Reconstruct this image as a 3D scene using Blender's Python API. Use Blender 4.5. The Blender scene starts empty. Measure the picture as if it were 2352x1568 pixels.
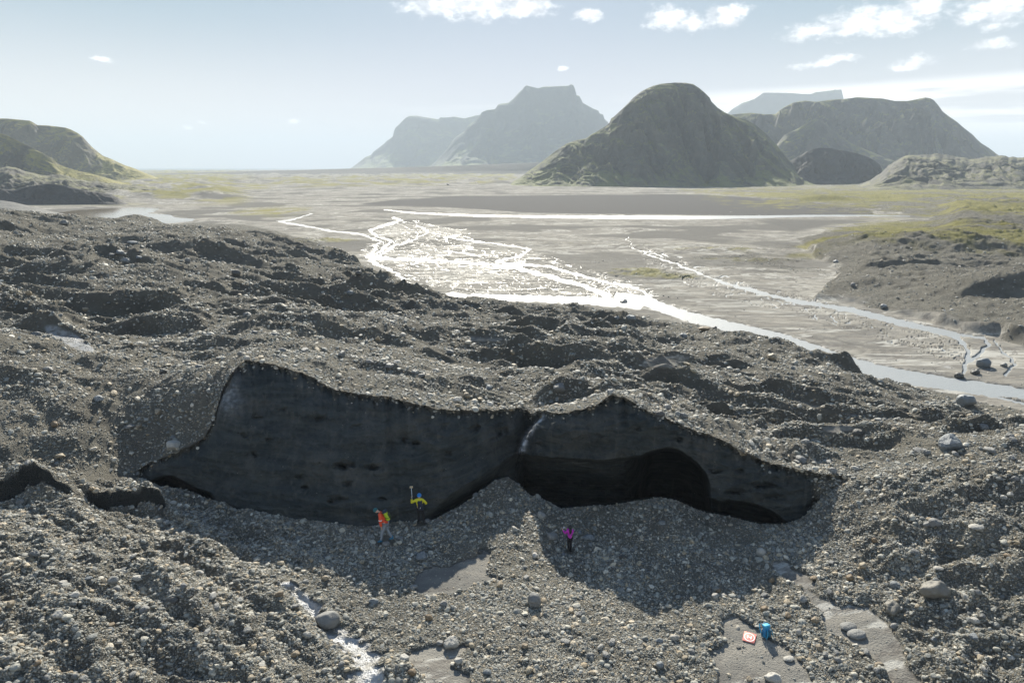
import bpy, bmesh, math, random, time
import numpy as np
from mathutils import Vector, Matrix, Euler, Quaternion
T0 = time.time()
SC = bpy.context.scene
COL = SC.collection
rng = np.random.default_rng(7)
random.seed(7)

# ------------------------------------------------------------------ camera
W, HH = 1024.0, 682.66
FPX = 683.0
CAMZ = 20.0
PITCH = math.atan((HH / 2 - 166.7) / FPX)
CP, SP = math.cos(PITCH), math.sin(PITCH)
DS = 1024.0 / 2352.0                      # photo reading units -> pixels
PLAIN = -8.0

cd = bpy.data.cameras.new("camera")
cam = bpy.data.objects.new("camera", cd)
COL.objects.link(cam)
cam.location = (0, 0, CAMZ)
cam.rotation_euler = (math.pi / 2 - PITCH, 0, 0)
cd.sensor_width = 36.0
cd.lens = 36.0 * FPX / W
cd.clip_start = 0.5
cd.clip_end = 90000
SC.camera = cam

def depv(yd):
    v = (np.asarray(yd, float) * DS - HH / 2) / FPX
    return (v * CP + SP) / (CP - v * SP)           # drop per metre forward

def tanaz(xd, dep):
    u = (np.asarray(xd, float) * DS - W / 2) / FPX
    return u * (CP + np.asarray(dep) * SP)

def at_z(xd, yd, z):
    """point of the height z seen at reading (xd, yd)"""
    d = depv(yd); F = (CAMZ - z) / d
    return tanaz(xd, d) * F, F

def at_F(xd, yd, F):
    d = depv(yd)
    return tanaz(xd, d) * F, F, CAMZ - d * F

def proj(x, y, z):
    dep = (CAMZ - z) / y
    t = x / y
    k = CP + dep * SP
    return (t / k * FPX + W / 2) / DS, ((dep * CP - SP) / k * FPX + HH / 2) / DS

# ------------------------------------------------------------------ noise
def _h(ix, iy, seed):
    n = (ix * 374761393 + iy * 668265263 + seed * 1274126177) & 0xffffffff
    n = ((n ^ (n >> 13)) * 1274126177) & 0xffffffff
    return (n ^ (n >> 16)) & 0xffff

_ga = np.arange(256) * (2 * math.pi / 256)
GX, GY = np.cos(_ga).astype(np.float32), np.sin(_ga).astype(np.float32)

def pn(x, y, seed=0):
    """2-D gradient noise, about -1..1"""
    x = np.asarray(x, np.float64); y = np.asarray(y, np.float64)
    x0 = np.floor(x); y0 = np.floor(y)
    fx = (x - x0).astype(np.float32); fy = (y - y0).astype(np.float32)
    ix = x0.astype(np.int64); iy = y0.astype(np.int64)
    u = fx * fx * fx * (fx * (fx * 6 - 15) + 10)
    v = fy * fy * fy * (fy * (fy * 6 - 15) + 10)
    def g(dx, dy):
        h = _h(ix + dx, iy + dy, seed) & 255
        return GX[h] * (fx - dx) + GY[h] * (fy - dy)
    a = g(0, 0); b = g(1, 0); c = g(0, 1); d = g(1, 1)
    return ((a + u * (b - a)) + v * ((c + u * (d - c)) - (a + u * (b - a)))) * 1.5

def fbm(x, y, wl, octv, seed=0, gain=0.5, ridge=False):
    s = 0; a = 1.0; f = 1.0 / wl
    for i in range(octv):
        n = pn(x * f + 17.3 * i, y * f - 9.1 * i, seed + i * 13)
        if ridge: n = 0.55 - np.abs(n) * 1.6
        s = s + a * n
        a *= gain; f *= 2.03
    return s

def sstep(x, a, b):
    t = np.clip((x - a) / (b - a), 0, 1)
    return t * t * (3 - 2 * t)

def seg_dist(px, py, poly, closed=False):
    """distance to a polyline [(x, y), ...]"""
    best = np.full(px.shape, 1e9, np.float32)
    n = len(poly)
    for i in range(n if closed else n - 1):
        ax, ay = poly[i][:2]; bx, by = poly[(i + 1) % n][:2]
        dx, dy = bx - ax, by - ay
        t = np.clip(((px - ax) * dx + (py - ay) * dy) / (dx * dx + dy * dy + 1e-9), 0, 1)
        best = np.minimum(best, np.hypot(px - ax - t * dx, py - ay - t * dy))
    return best

def inside(px, py, poly):
    r = np.zeros(px.shape, bool)
    n = len(poly)
    for i in range(n):
        ax, ay = poly[i]; bx, by = poly[(i + 1) % n]
        c = ((ay > py) != (by > py))
        with np.errstate(divide='ignore', invalid='ignore'):
            r ^= c & (px < (bx - ax) * (py - ay) / ((by - ay) if by != ay else 1e-9) + ax)
    return r

def sdist(px, py, poly):
    d = seg_dist(px, py, poly, True)
    return np.where(inside(px, py, poly), d, -d)

def stream(px, py, poly):
    """channel depth: positive inside a stream of given widths"""
    best = np.full(px.shape, -1e9, np.float32)
    for i in range(len(poly) - 1):
        ax, ay, aw = poly[i]; bx, by, bw = poly[i + 1]
        dx, dy = bx - ax, by - ay
        t = np.clip(((px - ax) * dx + (py - ay) * dy) / (dx * dx + dy * dy + 1e-9), 0, 1)
        w = (aw + (bw - aw) * t) * 0.5
        best = np.maximum(best, (w - np.hypot(px - ax - t * dx, py - ay - t * dy)) / np.maximum(w, 1))
    return best

# ------------------------------------------------------------------ cliff curves (readings from the photograph)
FOOT = [(-900,1075,4.5),(-300,1082,4.2),(0,1090,3.4),(120,1094,3.0),(200,1097,2.6),(262,1100,1.9),(300,1103,1.5),(334,1107,1.2),(347,1116,1.1),(391,1120,.9),(444,1133,.8),(493,1151,.7),(537,1167,.6),(590,1180,.5),
 (688,1193,.4),(754,1202,.35),(820,1209,.3),(874,1206,.3),(909,1198,.2),(953,1198,.1),(1000,1192,.1),(1055,1164,.3),(1086,1142,.5),(1113,1120,.7),
 (1135,1104,.8),(1165,1095,.8),(1191,1112,.4),(1218,1137,0),(1249,1146,-.2),(1289,1168,-.5),(1351,1163,-.2),(1417,1159,.1),(1461,1150,.5),(1519,1142,.8),
 (1559,1150,.7),(1590,1166,.5),(1625,1179,.3),(1661,1183,.3),(1705,1194,.2),(1749,1203,.2),(1794,1205,.3),(1816,1199,.4),(1838,1192,.6),(1864,1172,1.0),
 (1890,1140,1.8),(1930,1112,2.5),(1966,1095,2.9),(2050,1085,3.4),(2200,1078,4.0),(2352,1072,4.6),(2700,1066,5.4),(3300,1060,6)]
LIP = [(-900,1073,35.6),(-300,1080,34.4),(0,1088,35.3),(120,1092,36.0),(200,1095,36.7),(262,1096,38.0),(300,1092,38.6),(320,1078,39.1),(345,1063,39.4),(400,1040,39.3),(440,1024,39.4),(468,1006,39.6),(486,975,39.9),
 (500,932,40.4),(511,895,40.9),(530,860,41.3),(548,838,41.7),(568,826,42.0),(600,831,41.9),(650,842,41.5),(700,858,41.1),(730,874,40.7),(770,892,40.3),(830,905,39.8),
 (880,912,39.3),(940,922,38.8),(1000,938,38.9),(1040,941,39.5),(1080,944,40.4),(1120,939,41.2),(1160,938,42.0),(1190,936,42.8),(1206,940,43.6),(1218,948,43.0),(1232,946,41.6),
 (1250,945,40.6),(1280,944,39.9),(1302,944,39.6),(1346,933,39.3),(1382,920,39.0),(1408,904,38.9),(1439,920,38.6),(1475,938,38.2),(1506,955,37.9),(1550,973,37.5),(1594,989,37.2),(1630,1000,36.9),
 (1661,1013,36.6),(1696,1035,36.3),(1732,1053,36.0),(1771,1066,35.8),(1811,1073,35.7),(1847,1083,35.6),(1872,1090,35.5),(1900,1089,35.6),(1930,1091,35.7),(1966,1092,36.0),(2050,1083,35.6),(2200,1076,34.8),(2352,1070,34.0),(2700,1064,33.0),(3300,1058,32.2)]
fo = np.array(FOOT, float); li = np.array(LIP, float)
fX, fF = at_z(fo[:, 0], fo[:, 1], fo[:, 2]); ft = fX / fF
_lx = np.linspace(-900, 3300, 2101)
_ly = np.interp(_lx, li[:, 0], li[:, 1]); _lf = np.interp(_lx, li[:, 0], li[:, 2])
_k = sstep(_lx, 470, 560) * sstep(-_lx, -1870, -1800)
_ly = _ly + _k * (2.6 * pn(_lx / 23, _lx * 0, 901) + 2.2 * pn(_lx / 8, _lx * 0, 902)); _lf = _lf + _k * .35 * pn(_lx / 17, _lx * 0, 903)
li = np.stack([_lx, _ly, _lf], -1)
ld = depv(li[:, 1]); lt = tanaz(li[:, 0], ld); lF = li[:, 2].copy(); 
# lip never in front of the foot outside the cliff
def foot_at(t):
    return np.interp(t, ft, fF), np.interp(t, ft, fo[:, 2])
def lip_at(t):
    F = np.interp(t, lt, lF); dep = np.interp(t, lt, ld)
    return F, CAMZ - dep * F
# make lip F at least foot F + .3
_ff, _ = foot_at(lt)
lF = np.maximum(lF, _ff + 0.3)

# ------------------------------------------------------------------ RBF surfaces
class RBF:
    def __init__(s, pts):
        P = np.array(pts, float)
        X, F = at_z(P[:, 0], P[:, 1], P[:, 2])
        s.c = s.key(X, F)
        n = len(P)
        K = np.linalg.norm(s.c[:, None] - s.c[None], axis=2)
        A = np.zeros((n + 3, n + 3)); A[:n, :n] = K - np.eye(n) * 0.02
        A[:n, n] = 1; A[:n, n + 1:] = s.c; A[n, :n] = 1; A[n + 1:, :n] = s.c.T
        b = np.zeros(n + 3); b[:n] = P[:, 2]
        s.w = np.linalg.solve(A, b)
    @staticmethod
    def key(X, F):
        return np.stack([X / F * 9.0, np.log(F) * 9.0], -1)
    def __call__(s, X, F):
        sh = X.shape
        q = s.key(X.ravel(), F.ravel()).astype(np.float32)
        o = np.full(len(q), s.w[len(s.c)], np.float32)
        o += q @ s.w[len(s.c) + 1:].astype(np.float32)
        for i, c in enumerate(s.c.astype(np.float32)):
            o += np.float32(s.w[i]) * np.sqrt((q[:, 0] - c[0]) ** 2 + (q[:, 1] - c[1]) ** 2)
        return o.reshape(sh)

NEAR = [(1176,1560,-.3),(600,1560,.5),(300,1560,1.4),(0,1560,2.5),(-400,1500,3.6),(1800,1500,-.4),(2100,1560,-.1),(2352,1560,.6),(2700,1500,1.8),(850,1450,-.2),(700,1350,.3),(1230,1350,-.35),
 (1306,1268,-.9),(1100,1320,-.3),(960,1240,0),(885,1243,.15),(500,1250,.8),(400,1195,.7),(200,1250,2.1),(0,1300,2.8),(0,1172,2.4),(200,1172,1.6),(354,1168,.9),(-400,1200,3.5),
 (1750,1260,.1),(1950,1220,1.3),(2100,1200,2.2),(2352,1150,3.6),(2150,1350,.9),(2352,1350,1.8),(1560,1200,.5),(2700,1200,4.4),(1450,1250,-.2),(1600,1380,-.2),
 (480,1400,1.2),(250,1400,2.1),(1500,1480,-.4),(1190,1180,.1),(2180,1330,.6),(2240,1250,2.2),(350,1330,1.9)]
FAR = [(0,478,6.8),(0,540,6),(0,620,5.5),(0,700,6.3),(0,800,6.8),(0,900,6),(0,1000,5),(-400,500,9),(-400,700,8),(-400,1000,6.5),
 (150,500,5.0),(150,600,5),(150,700,5.6),(150,900,5.6),(150,1020,4),(200,790,4.9),(90,760,6.2),(300,508,3.6),(300,600,4),(300,740,4.8),(340,785,3.9),(300,890,5.4),(300,1040,3.1),(240,1050,3.4),(240,980,4.3),(240,900,5.3),(240,850,5.6),(200,960,4.6),
 (440,525,3.2),(450,650,2.5),(450,780,5),(450,866,6.8),(450,1000,4.2),(560,560,0),(600,650,0),(600,760,5.2),(640,535,-5.5),(740,560,-7),(700,620,-3),(800,660,-4.5),(900,692,-5),(760,740,1.2),(900,800,3.5),
 (1000,702,-5.4),(1176,703,-6.6),(1100,760,-.5),(1300,712,-6.7),(1440,712,-5.8),(1300,800,1.2),(1100,860,4.3),(1500,742,-7.2),(1640,760,-7.3),(1500,825,.6),(1600,880,2.4),(1700,810,-5),
 (1760,795,-7),(1900,840,-6.2),(1800,900,.4),(1950,890,-5.6),(2050,905,-6.2),(2150,910,-7),(2280,935,-7.3),(2352,960,-7.2),(2700,1040,-6.5),(1900,1000,1.4),(2000,1050,2.6),(2100,1000,-.2),(2352,1020,-2.6),
 (2200,1070,3.2),(2352,1058,3.4),(2700,1055,4.6),(0,534,-4),(150,534,-5),(300,540,-5),(-400,534,-4),(440,545,-5),(1700,960,3.2),(750,830,5.6),(1300,900,4.8),(1150,905,4.3),(2250,1010,-1.5)]
# lip points belong to the far surface
for a, b, F in LIP[::2]:
    d = float(depv(b)); FAR.append((a, b - 0.01, CAMZ - d * F))
for a, b, z in FOOT[::3]:
    NEAR.append((a, b, z))
near_rbf = RBF(NEAR); far_rbf = RBF(FAR)

EDGE = [(-1500,505),(-400,500),(0,498),(130,500),(300,512),(380,516),(450,512),(560,515),(640,532),(720,560),(800,592),(822,604),(850,628),(930,666),(1000,690),(1176,699),(1300,704),(1400,712),(1440,722),(1520,736),
 (1640,753),(1700,768),(1760,784),(1830,806),(1900,831),(1985,868),(2100,892),(2200,908),(2352,948),(2700,1060),(3600,1400)]
ED = np.array(EDGE, float)
RIGHT = [(1560,434),(1700,450),(1760,462),(1830,478),(2000,492),(2140,497),(2130,503),(1950,517),(1830,548),(1870,590),(1930,625),(1900,655),(1865,690),(1960,700),(2050,720),(2130,741),(2210,764),(2290,776),(2370,806),(2800,960),
 (4200,1300),(4200,415),(2400,415),(1750,426)]
R_MAIN = [
 [(1010,676,8),(1100,682,12),(1250,687,14),(1350,691,15),(1400,694,18),(1470,701,16)],
 [(1420,680,14),(1480,690,20),(1540,715,22),(1620,737,20),(1720,760,20),(1800,779,20),(1880,806,24),(1960,838,28),(2060,862,26),(2150,876,24),(2250,890,24),(2352,905,22),(2700,990,30)],
 [(840,590,11),(900,595,10),(1000,598,8),(1100,605,8),(1180,615,10),(1250,632,12),(1320,652,12),(1400,680,12)],
 [(1160,605,8),(1260,612,7),(1340,635,7),(1400,650,7),(1470,662,6),(1490,680,8)],
 [(640,509,3.5),(700,519,4),(760,530,4),(840,540,5),(870,555,7),(860,570,8),(850,590,10)],
 [(715,491,2),(690,500,2.4),(665,506,3),(640,510,3)],
 [(900,500,3.5),(925,507,3),(885,517,5),(850,530,7),(870,545,8),(900,555,8),(875,575,8),(850,595,8)],
 [(960,518,3),(985,532,4),(950,552,4),(900,568,6),(870,590,8)],
 [(1062,538,2.5),(1040,546,3),(1080,554,4),(1190,567,5),(1215,575,5),(1190,590,6),(1140,600,7),(1200,612,8)],
 [(880,482,1.5),(960,490,2.5),(1100,496,3.5),(1250,498,4.5),(1400,499,6.5),(1550,500,8),(1700,499,6),(1850,496,4),(2000,495,2.5),(2090,497,1)],
 [(1440,545,2),(1450,570,3),(1510,592,3),(1580,617,5),(1650,646,6),(1700,661,7),(1760,676,7),(1830,692,8),(1900,703,9),(1960,714,10),(2050,738,12),(2130,755,13),(2190,769,13),(2215,792,9),(2225,822,10),(2212,855,10)],
 [(2190,768,6),(2260,777,6),(2272,792,6),(2250,812,8),(2225,832,8)],
 [(2285,785,5),(2310,815,5),(2335,840,6),(2310,862,6)],
 [(850,600,10),(900,622,8),(930,645,10),(960,665,12),(1010,676,12)],
 [(1985,866,9),(2080,880,7),(2180,894,5),(2290,912,6),(2352,928,7),(2600,1000,10)],
 [(1650,436,2),(1760,436,3.2),(1860,438,3.4),(1960,441,1.5)],
]
R_MAIN = [[(a, b, w_ * (.68 if a < 1420 and 525 < b < 680 else 1.0)) for a, b, w_ in s_] for s_ in R_MAIN]
LAKE = [(128,489),(180,483),(300,477),(366,479),(352,487),(330,490),(392,494),(402,500),(447,503),(441,508),(370,514),(330,530),(180,540),(100,520)]

def mound(X, Y, xd, yd, z, w, lf, lb, A, rot=0.0, p=1.0):
    """a hummock with a steep side towards the camera; (xd, yd, z) is its crest"""
    cx, cy = at_z(xd, yd, z)
    dx = (X - cx); dy = (Y - cy)
    if rot:
        c, s = math.cos(rot), math.sin(rot)
        dx, dy = c * dx + s * dy, -s * dx + c * dy
    fr = sstep(dy, -lf, 0.0) * (dy <= 0) + np.exp(-(dy / lb) ** 2) * (dy > 0)
    return A * np.exp(-np.abs(dx / w) ** 2.5) * fr

def far_height(X, Y, full=False):
    """terrain behind the cliff: moraine sloping to the flood plain"""
    dep = (CAMZ - PLAIN) / Y
    k = CP + dep * SP
    xq = (X / Y / k * FPX + W / 2) / DS
    yq = ((dep * CP - SP) / k * FPX + HH / 2) / DS
    wn = pn(X / 11, Y / 11, 91) * 5 + pn(X / 3.5, Y / 3.5, 92) * 3
    edge = np.interp(xq, ED[:, 0], ED[:, 1])
    dm = yq - edge + wn * sstep(yq, 500, 700) * 1.2
    M = sstep(dm, 0, 34)                                   # moraine weight
    Mhard = sstep(dm, -1, 5)
    # hummocks
    base = far_rbf(X, Y)
    lipF, lipz = lip_at(X / Y)
    dl = np.clip(Y - lipF, 0, None)
    t1 = np.exp(-dl / 5.0)
    base = base + (lipz - base) * np.exp(-dl / 2.2)
    amp = sstep(dl, 0.0, 6.0) * (1 - .72 * sstep(Y, 150, 215) * sstep(-xq, -620, -420))
    n0 = pn(X / 31, Y / 22, 5)
    yl = Y + 2.6 * n0
    n1a = fbm(X * .8 + .25 * Y, yl * 1.5, 19, 2, 11, .45, ridge=True)
    n1 = fbm(X * .8 + .25 * Y, (yl + 3.4 * n1a) * 1.5, 19, 3, 11, .45, ridge=True)
    y2 = Y + 1.6 * n1
    n2a = pn(X / 6.5, y2 * 1.3 / 6.5, 31)
    n2 = fbm(X, (y2 + 1.5 * n2a) * 1.3, 6.5, 2, 31, .5, ridge=True)
    y3 = Y + .7 * n2
    n3 = fbm(X, y3 * 1.15, 2.3, 3, 57, .5)
    n4 = pn(X / .5, Y / .5, 77)
    am = .55 + .75 * sstep(pn(X / 40, Y / 30, 44), -.35, .4)
    hum = (n0 * 2.2 + n1 * 2.3 * am) * amp + n2 * .55 * am * (.25 + .75 * amp) + n3 * .19 * (.5 + .5 * amp) + n4 * .03
    for m in MOUNDS:
        hum = hum + mound(X, Y, *m)
    z = (base - PLAIN + hum)
    z = np.maximum(z, .25 + .3 * n3)
    zm = PLAIN + z * M
    # plain
    far = sstep(Y, 120, 700)
    fl = fbm(X / 3.0, Y, 9.0, 4, 201, .55)
    zp = .15 + .075 * fl
    # far lumpy ground beyond the flats
    lump = sstep(yq, 430, 416) * sstep(yq, 388, 394)
    lump = np.maximum(lump, sstep(xq, 600, 480) * sstep(yq, 470, 455) * sstep(yq, 388, 394))
    zp = zp + lump * np.clip(fbm(X, Y * .6, 150, 4, 301, .5, ridge=True) * 8 + 1.0, 0, 18)
    # right bank
    dr = sdist(xq, yq, RIGHT) + wn * .8
    R = sstep(dr, 0, 90) ; R0 = sstep(dr, -1, 7)
    up = sstep(yq, 606, 578)
    hr = R0 * .8 + R * (2.2 + .4 * n0) + up * R * 2.8
    hr = hr + R * (n1 * (1.1 + 1.2 * up * far) + n2 * .45 * (1 - far * .4)) + R0 * n3 * .25
    hr = hr + R * sstep(yq, 520, 440) * fbm(X, Y * .7, 90, 4, 331, .5, ridge=True) * 4.5
    for m in RMOUNDS:
        hr = hr + mound(X, Y, *m) * R0
    hr = np.maximum(hr, 0)
    zp = zp + hr
    # low gravel islands on the plain
    isl = np.zeros_like(X)
    for (a, b, w, l, A) in ISLANDS:
        cx, cy = at_z(a, b, PLAIN)
        isl = isl + A * np.exp(-((X - cx) / w) ** 2 - ((Y - cy) / l) ** 2) * (1 + .5 * n3)
    zp = zp + isl
    # channels
    wx = xq + wn * 1.3 + pn(xq / 26, yq / 9, 401) * 5 ; wy = yq + pn(xq / 17, yq / 6, 402) * 2.4 * sstep(yq, 495, 560)
    ch = np.full(X.shape, -9.0, np.float32)
    for s_ in R_MAIN:
        ch = np.maximum(ch, stream(wx, wy, s_))
    # braids
    bz = np.maximum(sstep(sdist(xq, yq, BRAID), 0, 30), .6 * sstep(sdist(xq, yq, BRAID2), 0, 14))
    by = wy - .20 * (wx - 800) + 3 * pn(xq / 30, yq / 10, 415)
    b1 = np.abs(pn(wx / 85, by / 15, 411)); b2 = np.abs(pn(wx / 48, by / 9, 412)); b3 = np.abs(pn(wx / 120, by / 10, 413))
    bm_ = .35 + .65 * sstep(pn(xq / 90, yq / 30, 416), -.25, .25)
    br = np.maximum(.020 - b1, .014 - b3) * 24 * bm_
    ch = np.maximum(ch, np.where(bz > .25, br, -9))
    lk = sdist(xq + wn * .4, yq, LAKE)
    chan = np.maximum(sstep(ch, -.28, .12), sstep(lk, -1.5, 1.0))
    inland = 1 - np.clip(R0 - 0, 0, 1)
    cut = chan * (1 - .0 * Mhard)
    zz = np.where(Mhard > 0, np.maximum(zm, PLAIN + zp * (1 - M)), PLAIN + zp)
    wetc = cut * (1 - sstep(dm, 2, 8)) * (1 - sstep(dr, 2, 10))
    zz = zz * (1 - wetc) + (PLAIN - .25) * wetc
    if not full: return zz
    damp = np.clip(sstep(ch, -.9, -.05), 0, 1) * .22
    return zz, dict(M=Mhard, R=R0, xq=xq, yq=yq, bz=bz, damp=damp, dm=dm, dr=dr, lk=lk, up=up, n1=n1, n2=n2, wetc=wetc, isl=isl)

MOUNDS = [ # xd, yd, z, halfwidth, front, back, height
 (900,672,-4.0,9.5,5.5,5,2.6),(1220,694,-5.4,8,3.5,3,1.8),(1315,690,-5.2,6,4,3,2.2),(1455,690,-4.4,4.0,6,3,3.2),(1120,700,-5.4,6,3.5,3,1.6),
 (410,574,3.2,12,7,5,2.6),(150,630,6.2,9,6,4,1.8),(420,673,4.4,11,7,5,1.8),(620,655,0,8,5,3,1.4),(700,705,0,10,6,4,1.6),
 (1930,836,-4.9,5,4,4,.5),(1810,800,-5,3.4,3,3,.8),(1705,790,-5,2.5,2,2,1.0),(350,735,5.8,4,1.3,3,1.7),(110,722,7.2,3.6,2.4,3,1.2),(235,770,5.6,2.0,1.2,2,1.0),
 (560,720,3,8,5,3,1.5),(1320,760,-.2,8,5,4,1.2),(1560,870,2.7,3,2,2,.8),(1700,880,1.2,5,4,3,1.3),(330,500,4.6,6,10,8,2.2),(700,610,-2.5,9,5,5,1.2),
 (2060,960,0,4,3,3,1.0),(480,640,3,10,5,4,1.2),(260,600,5.2,9,6,4,1.2),(960,760,0.5,8,5,3,1.2),(560,600,0.5,10,6,5,1.5)]
RMOUNDS = [(2310,634,-2.2,12,10,7,4.2,-.25),(2050,570,-4.2,26,12,14,1.6),(2230,566,-4,26,11,14,2.0,-.1),(1880,560,-5,18,9,12,1.2),(2120,720,-6,8,4,5,1.1),(2010,705,-6.4,7,3,4,.8),
 (1900,682,-6.6,7,3,4,.9),(2230,742,-5.5,7,4,5,1.2),(2330,735,-4.5,7,5,5,1.4),(1900,455,-5,22,16,20,4),(2100,620,-5.5,14,8,8,1.3),(1990,650,-6,10,6,6,1.0)]
ISLANDS = [(1465,628,9,7,1.0),(1545,638,7,5,.8),(900,548,9,5,.4),(1500,565,30,8,.3),(1700,600,20,7,.5),(1720,578,30,8,.5),(1250,560,30,8,.25),(720,555,15,8,1.2),(1640,575,14,6,.4)]
BRAID = [(800,600),(860,510),(960,495),(1090,520),(1100,560),(1240,570),(1330,600),(1500,650),(1560,720),(1400,705),(1180,690),(1000,680),(900,640)]
BRAID2 = [(1440,555),(1560,580),(1700,640),(1900,690),(2150,745),(2240,790),(2215,850),(2050,800),(1850,735),(1650,690),(1480,620)]
SAND = [ # foreground silt flats (readings)
 [(1655,1425),(1688,1405),(1735,1440),(1775,1462),(1830,1500),(1900,1600),(1640,1600),(1648,1535),(1630,1495),(1660,1470)],
 [(1835,1340),(1878,1362),(1925,1385),(1985,1388),(2035,1418),(2066,1470),(2090,1530),(2150,1600),(2060,1600),(2020,1520),(1960,1475),(1905,1450),(1880,1400)],
 [(985,1372),(940,1345),(975,1300),(1060,1290),(1108,1258),(1128,1266),(1122,1318),(1160,1330),(1100,1336),(1062,1352)],
 [(930,1500),(1000,1478),(1072,1482),(1055,1512),(1020,1525),(1080,1545),(1060,1600),(985,1590),(950,1530)],
 [(1760,1285),(1810,1290),(1870,1330),(1880,1350),(1830,1345),(1785,1315)]]
SANDF = [ # same behind the cliff (readings, guessed height)
 [(1480,825),(1560,808),(1600,822),(1540,850),(1470,842)],[(1820,915),(1880,930),(1985,950),(1960,965),(1890,955),(1840,935)],[(1850,975),(1950,968),(2010,990),(1900,1003)],
 [(690,543),(760,541),(740,553),(685,550)],[(1080,770),(1180,775),(1140,790),(1060,785)]]
BROOK = [(620,1338,5),(690,1372,26),(722,1400,30),(750,1440,24),(800,1470,42),(838,1500,50),(850,1535,50),(845,1600,66)]
LEDGES = [([(-200,1162,1.1,2.6),(0,1160,1.05,2.4),(66,1150,.9,2.1),(95,1152,.85,2.0),(124,1156,.55,1.9),(151,1165,.3,1.75),(196,1166,.1,1.6)], 3.5), ([(200,1160,.1,1.6),(214,1160,.55,1.55),(239,1164,.85,1.4),(262,1160,.6,1.3),(288,1158,.8,1.2),(350,1160,.8,.95),(372,1168,.55,.9),(385,1176,.1,.85)], .9)]

def near_height(X, Y, full=False):
    dep = (CAMZ - 0.3) / Y
    base = near_rbf(X, Y)
    fF_, fz_ = foot_at(X / Y)
    df = np.clip(fF_ - Y, 0, None)
    base = base + (fz_ - base) * np.exp(-df / 1.6)
    xq, yq = proj(X, Y, base)
    tl = X / Y
    led = np.zeros_like(X); ledf = np.zeros_like(X)
    for pts, L in LEDGES:
        P = np.array(pts, float)
        lx, lf_ = at_z(P[:, 0], P[:, 1], P[:, 3])
        tt = lx / lf_
        F0 = np.interp(tl, tt, lf_) + .12 * pn(X / .7, Y / .7, 5) + .2 * pn(X / 2.3, X * 0, 6)
        a = np.interp(tl, tt, P[:, 2]) * sstep(tl, tt[0] - .01, tt[0] + .004) * sstep(-tl, -tt[-1] - .012, -tt[-1] + .002)
        d = Y - F0
        led = led + a * sstep(d, -.16, .16) * np.exp(-(np.clip(d, 0, None) / L) ** 2)
        ledf = np.maximum(ledf, sstep(a, .05, .3) * (d > -.3) * (d < .13))
    # roughness: rougher slopes to both sides, calm gravel floor in the middle
    side = np.maximum(sstep(-xq, -900, -450), sstep(xq, 1880, 2150))
    ru = .22 + .78 * side
    n1 = fbm(X * .75 + Y * .55, Y * 1.0 + X * .35, 4.2, 2, 511, .5, ridge=True)
    y2 = Y + .5 * n1
    n2 = fbm(X, y2 * 1.25, 1.7, 3, 533, .55, ridge=True)
    n3 = fbm(X, Y, .42, 2, 577, .5)
    sand = np.zeros_like(X) - 99
    wob = pn(X / .8, Y / .8, 611) * 12 + pn(X / .25, Y / .25, 612) * 5
    for s_ in SAND:
        sand = np.maximum(sand, sdist(xq, yq, s_) + wob * .6)
    sd = sstep(sand, -2, 3)
    brk = stream(xq + wob * 1.6, yq + wob * .8, BROOK) - .55 * sstep(pn(X / .55, Y / .4, 615), .0, .4)
    h = base + led
    hn = (n1 * .50 * ru + n2 * .30 * ru + n3 * .045) * (1 - sstep(-df, -.8, 0) * .5)
    for m in NMOUNDS:
        hn = hn + mound(X, Y, *m)
    h = h + hn * (1 - .93 * sstep(sand, -14, 4)) - .10 * sd - .22 * sstep(brk, -1.2, .6)
    if not full: return h
    return h, dict(sand=sd, brk=brk, led=ledf, xq=xq, yq=yq, n2=n2, sd=sand)

NMOUNDS = [(400,1345,2.1,3,1.2,2,.5,-.5),(560,1410,1.5,2.4,1.2,2,.45,-.5),(480,1270,1.2,2,.8,2,.3,-.5),(2170,1315,1.5,1.3,1.3,1,.5),(930,1520,.3,1.5,.8,.8,.45),(180,1470,2.3,2.5,1.3,2,.5,-.3),(2250,1200,3.2,2,1,1.4,.5),
 (2080,1180,2.6,1.6,1,1.2,.4,.4),(2330,1270,3,1.8,1.2,1.5,.5),(40,1390,3,2,1,1.4,.5),(1112,1250,.35,1.1,1.1,1.5,.25),(2100,1250,2.2,1.6,.8,1.2,.35),(620,1380,.9,1.2,.8,1.2,.3)]

# ------------------------------------------------------------------ the column / row grid
t_in = np.linspace(-.86, .86, 1500)
t_l = -np.concatenate([np.linspace(7, 2.7, 12), np.linspace(2.6, 1.32, 30), np.linspace(1.3, .863, 150)]); t_r = -t_l[::-1]
TT = np.concatenate([t_l, t_in, t_r])
NC = len(TT)

def mesh_from_grid(name, X, Y, Z, attrs=None, smooth=True):
    nr, nc = X.shape
    me = bpy.data.meshes.new(name)
    v = np.stack([X, Y, Z], -1).reshape(-1, 3).astype(np.float32)
    me.vertices.add(len(v)); me.vertices.foreach_set("co", v.ravel())
    i = np.arange((nr - 1) * nc).reshape(nr - 1, nc)[:, :-1]
    q = np.stack([i, i + 1, i + 1 + nc, i + nc], -1).reshape(-1, 4).astype(np.int32)
    me.loops.add(q.size); me.loops.foreach_set("vertex_index", q.ravel())
    me.polygons.add(len(q)); me.polygons.foreach_set("loop_start", np.arange(0, q.size, 4, dtype=np.int32))
    me.polygons.foreach_set("use_smooth", np.full(len(q), smooth))
    me.update(calc_edges=True)
    for k, a in (attrs or {}).items():
        at = me.attributes.new(k, 'FLOAT', 'POINT')
        at.data.foreach_set("value", np.ascontiguousarray(a, np.float32).ravel())
    ob = bpy.data.objects.new(name, me); COL.objects.link(ob)
    return ob

def kind(o, k, label=None, cat=None):
    o["kind"] = k
    if label: o["label"] = label
    if cat: o["category"] = cat
    return o
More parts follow.
